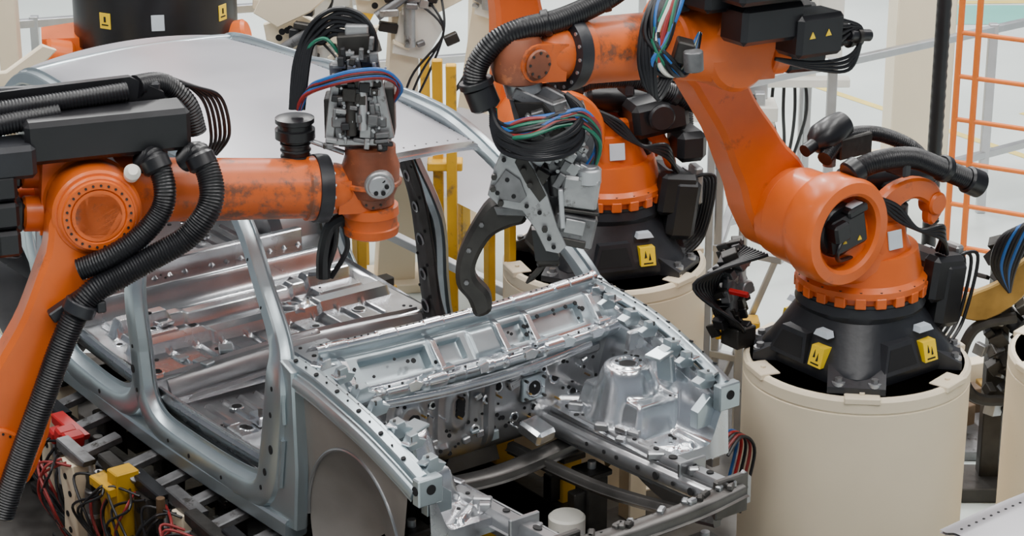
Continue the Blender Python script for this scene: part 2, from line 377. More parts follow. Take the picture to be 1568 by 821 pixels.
    for k in range(16):
        a=2*math.pi*k/16; m.bolt(at(q-.065,.136*math.cos(a),.136*math.sin(a)),f,.008,'alu',.006)
    m.lathe(at(q-.07),f,[(.115,0),(.112,.05),(.10,.10),(.07,.13)],'orange_worn',seg=32)
    for yy in(-1,1):
        m.hull([at(q-.03,yy*.10,z) for z in(-.09,.06)]+[at(q-.03,yy*.055,z) for z in(-.09,.06)]+[at(FL-.01+.075*math.cos(t),yy*y,-.01+.075*math.sin(t)) for t in np.linspace(-1.6,1.6,9) for y in(.055,.10)],'orange_worn')
        m.cyl(at(FL-.01,yy*.10,-.01),at(FL-.01,yy*.115,-.01),.06,'wrist_brown',b=.006)
        for k in range(8):
            a=2*math.pi*k/8; m.bolt(at(FL-.01+.047*math.cos(a),yy*.114,-.01+.047*math.sin(a)),(0,yy,0),.006,'tool_dark',.005)
    m.done('forearm',E)
    m=MB()
    for (y,z) in((-.09,-.07),(.09,-.07),(0,.09)):
        m.cyl(at(-.18,y,z),at(-.27,y,z),.075,'orange',b=.01)
        m.box(at(-.36,y,z),(.2,.13,.13),'black_plastic',(0,-math.atan2(f.z,f.x),0),.018)
        m.box(at(-.47,y,z),(.06,.10,.10),'black_plastic',(0,-math.atan2(f.z,f.x),0),.018)
        m.box(at(-.34,y,z+.08),(.08,.06,.04),'black_plastic',None,.01)
    m.box(at(.06,.02,.27),(.66,.26,.12),'black_plastic',(0,-math.atan2(f.z,f.x),0),.02)
    for x in(-.2,.3): m.box(at(x,.0,.19),(.06,.2,.08),'black_cast',None,.01)
    m.done('forearm_motors',E)
    return E,Mw,A2,A3,f,up,FL
def world_in(Mw,G): return Mw.inverted()@Matrix.Translation(G)
def pedestal(C,r,h):
    k=MB(Matrix.Translation((C[0],C[1],0)))
    k.lathe((0,0,0),(0,0,1),[(r+.03,0),(r+.03,.03),(r,.035),(r,h-.085),(r-.006,h-.082),(r-.006,h-.076),(r,h-.072),(r,h-.02),(r-.012,h-.006),(r-.03,h-.004)],'cream',seg=96)
    k.cyl((0,0,h-.03),(0,0,h-.004),r-.03,'cream',seg=64)
    for a in(20,75,140,200,265,320):
        c=(math.cos(R(a)),math.sin(R(a))); k.box((c[0]*(r-.045),c[1]*(r-.045),h-.012),(.10,.16,.03),'cream',(0,0,R(a)),.004)
        k.cyl((c[0]*(r-.045),c[1]*(r-.045),h),(c[0]*(r-.045),c[1]*(r-.045),h+.012),.012,'cream',seg=10)
    k.done('robot_pedestal')
PH=1.12
pedestal((1.60,10.04),.525,PH); pedestal((.477,11.36),.525,PH); pedestal((2.84,10.04),.525,PH)
E3,M3,A2,A3,f,up,FL=robot('industrial_robot',(1.60,10.04,PH),(-.8,-.6),.58,.92,1.05,.10)
G=M3@(A3+f*FL)
m=MB(world_in(M3,G)); U=lambda a,b,c=0:(a/393,c,-b/368)
def sl(m,pts,mt,c0,c1,S,b=.006):
    m.slab([(a*S[0],-bb*S[1]) for a,bb in pts],mt,d0=c0,d1=c1,b=b)
S3=(1/393,1/368)
m.lathe(U(-2,8),(0,0,-1),[(.03,-.12),(.08,-.105),(.105,-.05),(.112,.02),(.10,.07),(.06,.09)],'wrist_brown',seg=32)
m.cyl(U(0,30),U(8,56),.075,'tool_light',b=.006)
m.box(U(25,62),(.20,.16,.05),'tool_grey',(0,R(25),0))
sl(m,[(-20,50),(40,42),(95,70),(118,120),(112,160),(72,190),(40,185),(0,130)],'tool_grey',-.03,.03,S3)
sl(m,[(-10,60),(35,60),(70,100),(85,170),(60,180),(20,140)],'tool_dark',-.09,-.05,S3)
m.bar(U(25,70,-.10),U(78,230,-.10),.05,.05,'tool_grey'); m.bar(U(60,60,-.06),U(108,190,-.06),.045,.06,'tool_light')
m.bar(U(88,70,.0),U(118,150,.0),.05,.05,'tool_light')
for i in range(34): m.box(U(10+rnd()*95,70+rnd()*115,-.10-.05*rnd()),(.02+.04*rnd(),.04,.015+.05*rnd()),random.choice(['tool_grey','tool_light','tool_light','tool_dark','tool_grey']),(0,R(25+10*rnd()),0),.003)
for i in range(18): m.bolt(U(15+rnd()*90,75+rnd()*110,-.15),(0,-1,0),.008,'tool_light',.012)
pl=[(-22,108),(3,118),(22,150),(42,190),(58,238),(72,268),(60,280),(40,276),(22,240),(3,214),(-32,208),(-50,190),(-40,150)]
sl(m,pl,'tool_light',-.17,-.148,S3,.003); sl(m,[(a+12,b-8) for a,b in pl],'tool_grey',-.04,-.02,S3,.003)
sl(m,[(0,120),(20,150),(40,190),(30,200),(8,170),(-8,140)],'tool_dark',-.176,-.17,S3,.002)
sl(m,[(-22,150),(0,165),(10,190),(0,200),(-30,195),(-40,175)],'tool_grey',-.182,-.17,S3,.002)
for a,b in((-25,135),(-35,185),(-10,190),(-20,165),(30,215),(45,255),(52,268),(10,205)): m.hole(U(a,b,-.183),(0,-1,0),.009)
for a,b in((-40,160),(-30,200),(-42,178),(38,240),(5,150),(15,172)): m.bolt(U(a,b,-.178),(0,-1,0),.012,'tool_dark',.02)
for a,b in((-10,140),(15,225),(45,262)): m.cyl(U(a,b,-.14),U(a,b,-.02),.018,'alu')
m.box(U(92,190,-.09),(.150,.14,.135),'tool_light',(0,R(8),0),.012); m.cyl(U(106,178,-.12),U(106,154,-.12),.050,'alu',b=.006); m.cyl(U(106,156,-.12),U(106,151,-.12),.034,'tool_light',b=.004)
m.box(U(92,217,-.09),(.155,.15,.014),'tool_dark',(0,R(8),0)); 
m.box(U(84,248,-.09),(.165,.13,.135),'tool_grey',(0,R(12),0),.01); m.box(U(78,264,-.16),(.12,.012,.03),'tool_dark',(0,R(12),0)); m.box(U(84,240,-.16),(.08,.012,.06),'tool_light',(0,R(12),0))
m.cyl(U(52,160,-.12),U(58,196,-.12),.032,'black_plastic',b=.006); m.cyl(U(60,150,-.12),U(66,136,-.12),.022,'black_plastic')
m.bar(U(62,180,-.17),U(66,240,-.17),.03,.02,'alu')
ca=crv([(14,206),(-40,203),(-70,236),(-97,291),(-100,335),(-82,360),(-70,386),(-46,378),(-48,350),(-69,325),(-67,298),(-45,262),(-15,246),(8,238)],4,True)
sl(m,ca,'tool_dark',-.13,-.04,S3,.018)
sl(m,[(-40,212),(14,212),(14,226),(-36,224)],'tool_grey',-.145,-.04,S3,.003)
for a,b in((-60,240),(-80,280),(-20,222),(0,220),(-84,330)): m.bolt(U(a,b,-.13),(0,-1,0),.01,'tool_grey',.01)
m.hull([U(a,b,c) for c in(-.12,-.07) for a,b in((18,250),(40,250),(62,292),(56,305),(24,298))],'black_plastic')
m.cyl(U(26,300,-.095),U(62,300,-.095),.026,'tool_dark',b=.006); m.cyl(U(42,302,-.095),U(20,326,-.095),.012,'tool_dark'); m.cyl(U(20,326,-.095),U(10,336,-.095),.016,'tool_dark',r1=.005)
m.bar(U(24,250,-.095),U(30,296,-.095),.03,.02,'tool_grey')
m.done('spot_welding_gun',E3)
m=MB(world_in(M3,G))
m.tube([U(240,-100,.55),U(188,-84,.40),U(133,-64,.22),U(63,-47,.08),U(3,-42,-.02),U(-37,-27,-.05),U(-64,5,-.05),U(-70,38,-.05),U(-55,66,-.05)],.047,'rubber',14,rib=.006)
m.cyl(U(-66,38,-.05),U(-52,72,-.05),.062,'black_plastic',b=.01); m.cyl(U(-69,30,-.05),U(-66,40,-.05),.07,'black_plastic',b=.004)
for a,b,c in((133,-64,.22),(40,-45,.04)): m.cyl(U(a-6,b+1,c),U(a+6,b-2,c),.054,'black_plastic',b=.004)
cols=['blue','hose_red','rubber','green','rubber','blue','rubber','hose_red','rubber','green']
for i,cn in enumerate(cols):
    o=i*2.6; q=4*math.sin(i*2.3)
    m.tube([U(-48+o*.4,72,-.06),U(-30,84+o*.5+q,-.16),U(10,72+o-q,-.20-.006*i),U(60,64+o*.6+q,-.20),U(95,62+o,-.17),U(118+q,90+o,-.14),U(116,130+o,-.10),U(98,160+o*.7,-.10)],.0085,cn,7)
for i in range(9):
    q=5*math.sin(i*1.7)
    m.tube([U(-44,68+3*i,-.1),U(-28,90+3*i+q,-.2),U(25,104+2.4*i,-.23-.005*i),U(75+q,86+4*i,-.22),U(95,64+4*i,-.14),U(70,45,-.1)],.011,'rubber',7)
for i,cn in enumerate(['blue','rubber','green','hose_red','white','green','rubber','rubber','blue','rubber','rubber']):
    o=i*4.6
    m.tube([U(262-o*.5,-95,.30),U(250-o,-60,.18),U(228-o*.6+8*math.sin(i),-15,.12),U(205+o*.8,22+6*math.sin(i*2),.10),U(235+o*.5,42,.14),U(262+o*.3,20,.2),U(285,-5,.3)],.0105,cn,7)
for i in range(5):
    m.tube([U(200+o*.1,-60,.22),U(190+4*i,-30,.15),U(185+6*i,20,.1),U(200+4*i,60+4*i,.1),U(225+4*i,40,.15)],.009,'rubber',7)
m.box(U(255,8,.16),(.07,.10,.09),'tool_dark',(0,R(15),0)); m.cyl(U(268,0,.08),U(270,30,.08),.04,'tool_grey',b=.004)
m.done('hose_dress_pack',E3)
m=MB()
for (x,y,z,a,b2,c) in((.02,.27,.14,.34,.16,.16),(-.22,.30,.06,.26,.16,.18),(-.36,.26,.03,.16,.12,.12),(-.12,.22,.29,.74,.36,.12),(.12,.10,.24,.36,.3,.10)):
    m.box(A3+V((x,y,z)),(a,b2,c),'black_plastic',(0,R(-3),0),.02)
for k in range(4):
    m.cyl(A3+V((-.40,.20+.05*k,.0+.03*(k%2))),A3+V((-.52,.20+.05*k,-.02+.03*(k%2))),.026,'black_plastic',b=.005); m.cyl(A3+V((-.44,.20+.05*k,-.01+.03*(k%2))),A3+V((-.46,.20+.05*k,-.01+.03*(k%2))),.033,'tool_dark')
for k in range(3): m.cyl(A3+V((-.48,.1+.09*k,.27)),A3+V((-.60,.1+.09*k,.26)),.028,'black_plastic',b=.005)
for dx in(-.16,-.25): m.hull([A3+V((dx+a,y,.07+b)) for y in(.38,.382) for a,b in((-.016,-.012),(.016,-.012),(0,.016))],'sticker')
for k in range(4): m.tube([A3+V((-.36,.34,.1-.03*k)),A3+V((-.46,.36,.05)),A3+V((-.43,.34,-.06-.02*k)),A3+V((-.25,.32,-.07-.01*k)),A3+V((-.05,.28,-.03))],.008,'rubber')
m.done('elbow_motors',E3)
m=MB()
for i in range(60):
    m.box((.32+.14*rnd(),-.40-.12*rnd(),.05+.45*rnd()),(.02+.05*rnd(),.03+.05*rnd(),.02+.05*rnd()),random.choice(['tool_dark','black_plastic','tool_grey','tool_dark','tool_light']),(rnd()*.5,rnd()*.5,rnd()),.003)
for i in range(9): m.tube([(.36,-.4+.02*i,.50),(.46+.02*i,-.45,.35),(.44,-.5+.02*i,.15),(.34,-.4,.05)],.009,'rubber')
m.cyl((.40,-.44,.12),(.40,-.44,.34),.04,'tool_grey',b=.005); m.cyl((.36,-.36,.30),(.36,-.50,.30),.035,'tool_light',b=.005)
m.box((.44,-.34,.30),(.02,.10,.03),'red',(0,R(30),R(20)))
m.box((.36,-.42,.05),(.12,.12,.1),'tool_dark')
m.done('valve_cluster',E3)
E2,M2,B2,B3,f2,up2,FL2=robot('industrial_robot',(.477,11.36,PH),(-.95,-.31),.16,1.12,.9,.45,horn=False)
e1=(.941,.339)
E1,M1,A2,A3,f,up,FL=robot('industrial_robot',(-2.587,9.078,.385),e1,.5,1.035,1.25,-.13)
k=MB(Matrix.Translation((-2.587,9.078,0))); k.cyl((0,0,0),(0,0,.385),.525,'cream',seg=64,b=.01); k.done('robot_pedestal')
m=MB(); P=lambda x,z,y=-.42:A3+V((x,y,z))
m.tube([P(.40,.16,-.22),P(.44,.20,-.30),P(.465,.10,-.38),P(.44,.0),P(.345,-.11),P(.20,-.18),P(.07,-.24),P(-.08,-.32),P(-.18,-.48),P(-.29,-.74),P(-.40,-1.0),P(-.50,-1.25)],.054,'rubber',16,rib=.006)
m.tube([P(.22,.16,-.20),P(.255,.20,-.28),P(.275,.10,-.36),P(.25,.0,-.38),P(.15,-.10,-.39),P(.02,-.17,-.39),P(-.10,-.22,-.36)],.048,'rubber',16,rib=.006)
for q in((.44,.17,-.32),(.255,.17,-.30)): m.cyl(P(q[0]-.01,q[1]+.04,q[2]+.01),P(q[0]+.01,q[1]-.02,q[2]-.02),.062,'black_plastic',b=.012)
m.cyl(P(-.10,-.335),P(-.125,-.385),.070,'black_cast',b=.006); m.box(P(-.14,-.36,-.36),(.20,.06,.05),'black_cast',(0,R(-30),0)); m.box(P(-.03,-.36,-.44),(.04,.03,.05),'black_cast')
m.box(P(.08,.30,-.16),(.68,.20,.18),'black_plastic',None,.02); m.box(P(.08,.30,-.252),(.60,.006,.10),'black_cast',None,.002); m.box(P(-.02,.43,.02),(.74,.05,.06),'black_cast',(0,R(3),0),.01)
m.box(P(-.45,.24,-.2),(.45,.2,.14),'black_cast',None,.02)
m.hull([P(x,z,y) for y in(-.02,.02) for x,z in((-.6,.38),(-.6,.46),(.22,.48),(.36,.40),(.38,.26),(.2,.28))],'black_plastic')
m.tube([P(-.75,.36,-.12),P(-.5,.40,-.10),P(-.3,.41,-.09),P(-.05,.42,-.08),P(.20,.43,-.06)],.042,'rubber',14,rib=.007)
m.tube([P(-.75,.32,-.2),P(-.5,.35,-.18),P(-.3,.37,-.15),P(-.1,.38,-.12)],.045,'rubber',14,rib=.007)
m.tube([P(.24,.43,0),P(.38,.40,.1),P(.48,.30,.12),P(.52,.16,.14)],.05,'rubber',14,rib=.007)
for i in range(5): m.tube([P(.30,.44,.1),P(.44+.02*i,.41-.01*i,.12),P(.56+.02*i,.30,.15),P(.60+.02*i,.12,.2),P(.60+.01*i,.0,.3)],.008,'rubber')
for x in(-.55,-.62):
    for z in(-.10,.02,.14): m.box(P(x+.1,z,-.22),(.28,.16,.11),'black_plastic',None,.015)
m.lathe(P(.15,.14,-.30),(0,-.8,.6),[(.02,0),(.032,.01),(.035,.05),(.02,.07)],'white',seg=20)
m.done('hose_dress_pack',E1)
G=M1@(A3+f*FL)
m=MB(world_in(M1,G)); U=lambda a,b,c=0:(a/349,c,-b/327); S1=(1/349,1/327)
m.lathe(U(4,-28,-.03),(0,0,1),[(.05,-.13),(.105,-.10),(.125,-.05),(.128,.03),(.112,.08),(.112,.12),(.06,.125)],'wrist_brown',seg=36)
m.cyl(U(2,-5,.0),U(2,25,.0),.105,'wrist_brown',b=.01)
m.lathe(U(4,-10,-.03),(0,0,1),[(.128,0),(.135,.005),(.135,.02),(.128,.025)],'orange_worn',seg=36)
m.cyl(U(18,-22,-.12),U(20,-20,-.165),.066,'tool_light',b=.006); m.cyl(U(19,-21,-.16),U(20,-20,-.175),.05,'alu',b=.004)
for k2 in range(6):
    a=2*math.pi*k2/6; m.hole(U(20+11*math.cos(a),-20+11*math.sin(a),-.175),(0,-1,0),.010)
m.lathe(U(2,22),(0,0,-1),[(.08,0),(.122,.01),(.125,.05),(.118,.06),(.118,.10),(.125,.105),(.12,.14),(.09,.155)],'orange_worn',seg=40)
m.box(U(-10,-80),(.27,.24,.03),'tool_light'); 
m.box(U(-12,-140,.02),(.16,.16,.34),'tool_dark',(0,R(-3),0)); 
m.box(U(-38,-135,-.08),(.07,.05,.36),'tool_grey',(0,R(-3),0)); m.box(U(14,-130,-.08),(.06,.05,.32),'tool_light',(0,R(3),0)); m.bar(U(36,-85,-.1),U(16,-185,-.1),.03,.04,'tool_light'); m.bar(U(-56,-85,-.1),U(-42,-180,-.1),.03,.04,'tool_light')
m.box(U(-10,-110,-.1),(.24,.04,.05),'tool_grey'); m.box(U(-10,-165,-.1),(.20,.04,.03),'tool_dark'); m.box(U(-15,-200,-.02),(.14,.12,.20),'tool_dark',(0,R(-4),0)); m.box(U(-12,-232,-.02),(.10,.08,.08),'tool_light')
m.box(U(34,-120,.0),(.05,.14,.22),'tool_dark'); m.box(U(-55,-110,.0),(.05,.14,.18),'tool_dark')
m.cyl(U(-4,-100,-.12),U(-4,-190,-.12),.022,'alu'); m.cyl(U(-22,-92,-.12),U(-22,-150,-.12),.024,'tool_dark'); m.cyl(U(-40,-190,-.08),U(10,-196,-.08),.03,'tool_grey',b=.004)
for i in range(90): 
    b_=75+150*rnd(); hwid=48-.17*(b_-75)
    m.box(U(-10+hwid*(2*rnd()-1),-b_,-.09-.05*rnd()),(.012+.05*rnd(),.03,.010+.05*rnd()),random.choice(['tool_grey','tool_grey','tool_dark','tool_light','tool_light','black_plastic']),(0,R(-10+20*rnd()),0),.003)
for i in range(36): m.bolt(U(-48+80*rnd(),-78-140*rnd(),-.135),(0,-1,0),.006,'alu',.008)
m.lathe(U(-109,-45,-.05),(0,0,1),[(.05,-.02),(.062,0),(.062,.10),(.07,.105),(.088,.11),(.088,.15),(.075,.155),(.075,.175),(.086,.18),(.086,.20),(.05,.21)],'black_plastic',seg=28)
for z in(.02,.05,.08): m.cyl(V(U(-109,-45,-.05))+V((0,0,z)),V(U(-109,-45,-.05))+V((0,0,z+.012)),.068,'black_plastic',b=.003)
m.tube([U(-109,-45,-.05),U(-114,-10,-.02),U(-108,40,.15)],.052,'rubber',14,rib=.007)
m.cyl(U(-92,-78,-.05),U(-35,-58,-.05),.012,'alu')
m.done('gripper_tool',E1)
m=MB(world_in(M1,G))
for i,cn in enumerate(['hose_red','blue','rubber','hose_red','blue']):
    m.tube([U(-104+i,-122,-.05),U(-92+i*2,-145-i*3,-.08),U(-60,-165-i*2.5,-.15),U(-15,-178-i*3,-.18),U(30,-178-i*2.5,-.15),U(50+i,-160,-.1),U(42,-135,-.05)],.010,cn,7)
for i in range(7):
    q=5*math.sin(i*2.1)
    m.tube([U(-114+3*i,-122,-.05),U(-106+4*i,-190-3*i,-.02),U(-82+3*i,-240+4*i+q,0),U(-45+q,-264+6*i,.0),U(-5,-257+6*i,-.02),U(16-3*i,-225,-.04),U(10-3*i,-185,-.05)],.011,'rubber',7)
m.tube([U(-105,-122,-.05),U(-100,-170,-.02),U(-85,-210,-.02),U(-60,-225,-.04),U(-40,-205,-.05)],.008,'green',7)
m.tube([U(-38,45,.0),U(-60,60,.0),U(-72,100,.0),U(-74,138,.0)],.034,'rubber',10); m.tube([U(-50,50,-.02),U(-55,90,-.02),U(-74,138,0)],.012,'rubber'); m.tube([U(-42,50,-.02),U(-35,90,-.02),U(-62,138,0)],.012,'rubber')
m.done('tool_hoses',E1)
k=MB(Matrix.Translation((-2.28,14.6,0)))
k.cyl((0,0,0),(0,0,1.15),.52,'cream',seg=48,b=.02)
k.done('robot_pedestal')
Ed=empty('industrial_robot',Matrix.Translation((-2.28,14.6,1.15)))
k=MB()
k.loft([sell(.5,4,0),sell(.5,4,.1),sell(.44,3,.14)],'black_cast')
k.lathe((0,0,.12),(0,0,1),[(.40,0),(.48,.05),(.50,.10),(.50,.16)],'orange',seg=48)
k.lathe((0,0,.26),(0,0,1),[(.50,0),(.52,.02),(.52,.63),(.49,.70),(.2,.76)],'black_plastic',seg=56)
k.hull([(x,y,z) for x,y in((-.40,-.25),(-.68,-.30),(-.74,.0),(-.45,.2)) for z in(.16,.34)],'orange'); k.cyl((-.5,-.28,.22),(-.66,-.34,.26),.10,'orange',b=.02); k.cyl((.45,-.1,.30),(.60,-.12,.34),.09,'orange',b=.02)
for a in(-118,-80,-28):
    c=(math.cos(R(a)),math.sin(R(a))); k.box((c[0]*.519,c[1]*.519,.50),(.008,.08,.10),'sticker' if a!=-80 else 'label',(0,0,R(a)),.001)
    if a!=-80: 
        k.box((c[0]*.522,c[1]*.522,.475),(.008,.05,.008),'hole',(0,0,R(a)),.001); k.box((c[0]*.522,c[1]*.522,.51),(.008,.015,.035),'hole',(0,R(0),R(a)),.001)
k.done('counterbalance_drum',Ed)
k=MB(); k.hull([(x,y,z) for x,y in((-.2,-.2),(.2,-.2),(.2,.2),(-.2,.2)) for z in(1.0,1.3)],'orange'); k.slab([(-.15,1.2),(.15,1.2),(.12,2.2),(-.12,2.2)],'orange',d0=-.08,d1=.08,b=.02); k.done('link_arm',Ed)
# ------------------------------------------------------------------ CAR BODY
MC=Matrix.Translation((-.244,9.735,.42))@Matrix.Rotation(R(-53.5),4,'Z'); EC=empty('car_body_in_white',MC)
def yw(z): return .86 if z<.9 else .86-(z-.9)*.29
def outs(sd): return lambda p: V((0,sd,.0 if p.z<.9 else .29))
hat=[(-.5,0),(-.38,0),(-.33,.25),(-.27,.85),(-.2,1),(.2,1),(.27,.85),(.33,.25),(.38,0),(.5,0),(.5,-.08),(.34,-.12),(.28,-.75),(.2,-.85),(-.2,-.85),(-.28,-.75),(-.34,-.12),(-.5,-.08)]
front=[(-.45,.25,.20),(-.85,.235,.20),(-1.2,.25,.20),(-1.36,.36,.20),(-1.40,.6,.17),(-1.43,.9,.155),(-1.50,1.2,.125),(-1.56,1.42,.12),(-1.50,1.565,.12),(-1.2,1.585,.11),(-.93,1.55,.105),(-.62,1.41,.10),(-.38,1.22,.105),(-.16,1.03,.14),(-.11,.88,.23),(-.15,.62,.26),(-.20,.40,.26),(-.28,.285,.22)]
rear=[(-1.6,.25,.20),(-1.95,.25,.20),(-2.2,.30,.20),(-2.38,.50,.19),(-2.50,.78,.18),(-2.58,1.02,.16),(-2.60,1.25,.13),(-2.45,1.47,.12),(-2.2,1.565,.11),(-1.85,1.585,.11),(-1.62,1.56,.12),(-1.55,1.40,.12),(-1.50,1.2,.125),(-1.43,.9,.155),(-1.40,.6,.17),(-1.42,.36,.20)]
for sd,nm in((-1,'body_side_right'),(1,'body_side_left')):
    m=MB()
    for ring in(front,rear):
        m.beam([(x,sd*yw(z),z,wd,.045) for x,z,wd in ring],hat,outs(sd),'zinc',True,6)
    m.beam([(-2.35,sd*.84,.20,.16,.06),(-1.2,sd*.85,.17,.16,.06),(-.05,sd*.84,.19,.16,.06)],hat,outs(sd),'zinc')
    m.slab([(-.22,.18),(.0,.2),(.03,.5),(.02,.96),(-.10,1.0),(-.2,.8)],'zinc',o=(0,sd*.86,0),an=(0,sd,0),d0=-.05,d1=.02)
    for (x0,z0,x1,z1) in((-.10,.38,-.06,.62),(-.05,.70,-.05,.84)):
        m.beam([(x0,sd*.885,z0,.03,.012),(x1,sd*.885,z1,.03,.012)],hat,outs(sd),'zinc')
    nu=40;nv=24;A=np.zeros((nu,nv,3))
    for i in range(nu):
        for j in range(nv):
            u=i/(nu-1);v=j/(nv-1); x=-2.45-.95*u
            zb=.62+.26*math.sin(math.pi*min(1,max(0,(u-.02)/.85)))-.05*u; zt=1.10+.0*u
            z=zb+(zt-zb)*v; A[i,j]=(x,sd*(yw(z)+.03-.10*u*u),z)
    m.sheet(A,'zinc')
    m.beam([(-2.6,sd*.8,1.1,.14,.04),(-3.0,sd*.78,1.12,.14,.04),(-3.35,sd*.72,1.12,.14,.04)],hat,outs(sd),'zinc')
    m.beam([(-3.3,sd*.76,.5,.16,.05),(-3.35,sd*.74,1.0,.14,.05),(-3.2,sd*.66,1.35,.12,.05),(-3.0,sd*.62,1.53,.12,.04),(-2.5,sd*.65,1.56,.11,.04),(-2.3,sd*.67,1.56,.1,.04)],hat,outs(sd),'zinc')
    m.lathe((-2.85,sd*.55,.40),(0,sd,0),[(.05,-.02),(.34,0),(.38,.05),(.38,.28)],'steel_dull',seg=40,cap=False)
    for (x,z,r) in((-1.42,.5,.022),(-1.44,.75,.016),(-1.46,.95,.014),(-1.41,.62,.010),(-1.39,.40,.012),(-.14,.55,.022),(-.13,.72,.014),(-.20,.42,.018),(-.11,.85,.012),(-.24,.33,.012),(-.6,.24,.010),(-.9,.235,.012),(-1.1,.24,.010),(-1.8,.25,.012),(-2.35,.45,.012),(-2.45,.7,.014),(-1.5,1.15,.01),(-1.53,1.3,.01),(-.3,1.15,.008),(-.48,1.31,.008)):
        yy=sd*(yw(z)+.046); 
        m.hole((x,yy,z),(0,sd,.0 if z<.9 else .29),r,sy=.7)
        m.hole((x,sd*(yw(z)-.040),z),(0,-sd,.0 if z<.9 else -.29),r*1.3,sy=.7)
    for i in range(34):
        x=-.1-2.2*i/34; m.hole((x,sd*.862,.155),(0,sd,0),.005,'steel_dark',seg=8)
    m.done(nm,EC)
m=MB()
m.beam([(-1.30,.80,.32,.26,.03),(-1.38,.80,.5,.20,.03),(-1.42,.79,.8,.17,.03),(-1.46,.77,1.05,.15,.03),(-1.52,.70,1.35,.13,.03),(-1.54,.66,1.52,.13,.03)],hat,lambda p:V((0,-1,-.2)),'steel_dark',n=8)
for z,r in((.45,.03),(.62,.022),(.80,.03),(.98,.018),(1.15,.02),(1.3,.014)): 
    yy=.77 if z<.9 else .77-(z-.9)*.22
    m.hole((-1.37-.1*(z-.4),yy-.012,z),(0,-1,-.2),r,sy=.7,rim='steel_dull'); m.hole((-1.33-.1*(z-.4),yy-.008,z+.06),(0,-1,-.2),.009); m.hole((-1.42-.1*(z-.4),yy-.008,z+.1),(0,-1,-.2),.008)
m.done('b_pillar_inner',EC)
nu,nv=60,40; A=np.zeros((nu,nv,3))
for i in range(nu):
    for j in range(nv):
        u=i/(nu-1);v=j/(nv-1)*2-1; x=-.735-2.37*u; hwid=.665-.05*u-.02*(2*u-1)**2
        x+= .05*(1-v*v)*(1-2*u)
        z=1.525+.065*math.sin(math.pi*min(1,u*.95+.02))+.02*u+.045*(1-v*v)-.02*max(0,abs(v)-.93)/.07
        A[i,j]=(x,v*hwid,z)
m=MB(); m.sheet(A,'roof'); B=A.copy(); B[:,:,2]-=.006; m.sheet(B,'roof')
for sgn in(0,-1):
    row=A[sgn]; r2=np.stack([row,row-np.array([0,0,.03]),row-np.array([(-.03 if sgn==0 else .03),0,.035])]); m.sheet(r2,'steel_bright')
for i in range(40):
    p=A[int(i*1.45),38]; m.hole(tuple(p),(0,0,1),.004,'steel_dark',seg=6)
for i in range(20): p=A[1,2*i]; m.hole(tuple(p),(0,0,1),.005,'steel_dark',seg=6)
m.done('roof_panel',EC)
m=MB(); rc=lambda x,zz:[(x+.04*(1-(y/.62)**2),y,zz+.04*(1-(y/.62)**2),.10,.02) for y in(-.64,-.4,0,.4,.64)]
m.beam(rc(-.78,1.50),hat,lambda p:V((0,0,1)),'zinc'); 
for x in(-1.3,-1.8,-2.3,-3.02): m.beam(rc(x,1.55),hat,lambda p:V((0,0,1)),'zinc')
m.done('roof_bows',EC)
def sm(a,b,x): t=np.clip((x-a)/(b-a),0,1); return t*t*(3-2*t)
def cap(X,Y,x0,y0,x1,y1,wd,h):
    dx,dy=x1-x0,y1-y0;l2=dx*dx+dy*dy; t=np.clip(((X-x0)*dx+(Y-y0)*dy)/max(l2,1e-9),0,1)
    d=np.hypot(X-x0-t*dx,Y-y0-t*dy); return h*(1-sm(wd*.5,wd,d))
def rrect(X,Y,x0,x1,y0,y1,e): return sm(x0-e,x0,X)*(1-sm(x1,x1+e,X))*sm(y0-e,y0,Y)*(1-sm(y1,y1+e,Y))
def smax(a,b,k=45.): return np.log(np.exp(k*a)+np.exp(k*b))/k
nx,ny=330,170
X,Y=np.meshgrid(np.linspace(-3.35,-.10,nx),np.linspace(-.80,.80,ny),indexing='ij')
Z=np.full_like(X,.28)
Z+=.14*(1-sm(-1.40,-1.34,X)); Z+=.10*(1-sm(-2.30,-2.22,X)); 
Z+=.17*(1-sm(.11,.17,np.abs(Y)))*sm(-1.45,-1.3,X)*1.0
Z+=.09*rrect(X,np.abs(Y),-.82,-.68,.16,.74,.02)
Z+=.05*rrect(X,np.abs(Y),-1.78,-1.70,-.1,.74,.02)
Z+=.06*rrect(X,np.abs(Y),-2.05,-1.98,-.1,.7,.02)
Z-=.03*rrect(X,Y,-2.20,-1.45,-.30,.30,.03)*0.5
for sy_ in(-1,1):
    for i in range(6): Z+=cap(X,Y,-1.25,sy_*(.24+.09*i),-.92,sy_*(.24+.09*i),.018,.014)
    for i in range(5): Z+=cap(X,Y,-.60+.08*i,sy_*.26,-.54+.08*i,sy_*.42,.014,.012); 
    for i in range(5): Z+=cap(X,Y,-.60+.08*i,sy_*.50,-.54+.08*i,sy_*.66,.014,.012)
    for i in range(4): Z+=cap(X,Y,-1.66,sy_*(.12+.15*i),-1.50,sy_*(.12+.15*i),.025,-.018)
    for i in range(7): Z+=cap(X,Y,-2.9+.0*i,sy_*(.08+.09*i),-2.40,sy_*(.08+.09*i),.018,.016)
    Z+=rrect(X,Y*sy_,-2.16,-1.86,.42,.68,.02)*.03
rr=np.hypot(X+1.82,Y-.2); Z+=.02*(1-sm(.10,.12,rr)); Z-=.06*(1-sm(.07,.085,rr))
Z+=.35*sm(-.35,-.10,X)**1.3
m=MB(); m.sheet(np.stack([X,Y,Z],-1),'steel')
def zf(x,y): 
    i=int(round((x+3.35)/3.25*(nx-1)));j=int(round((y+.8)/1.6*(ny-1))); i=max(0,min(nx-1,i)); j=max(0,min(ny-1,j)); return Z[i,j]
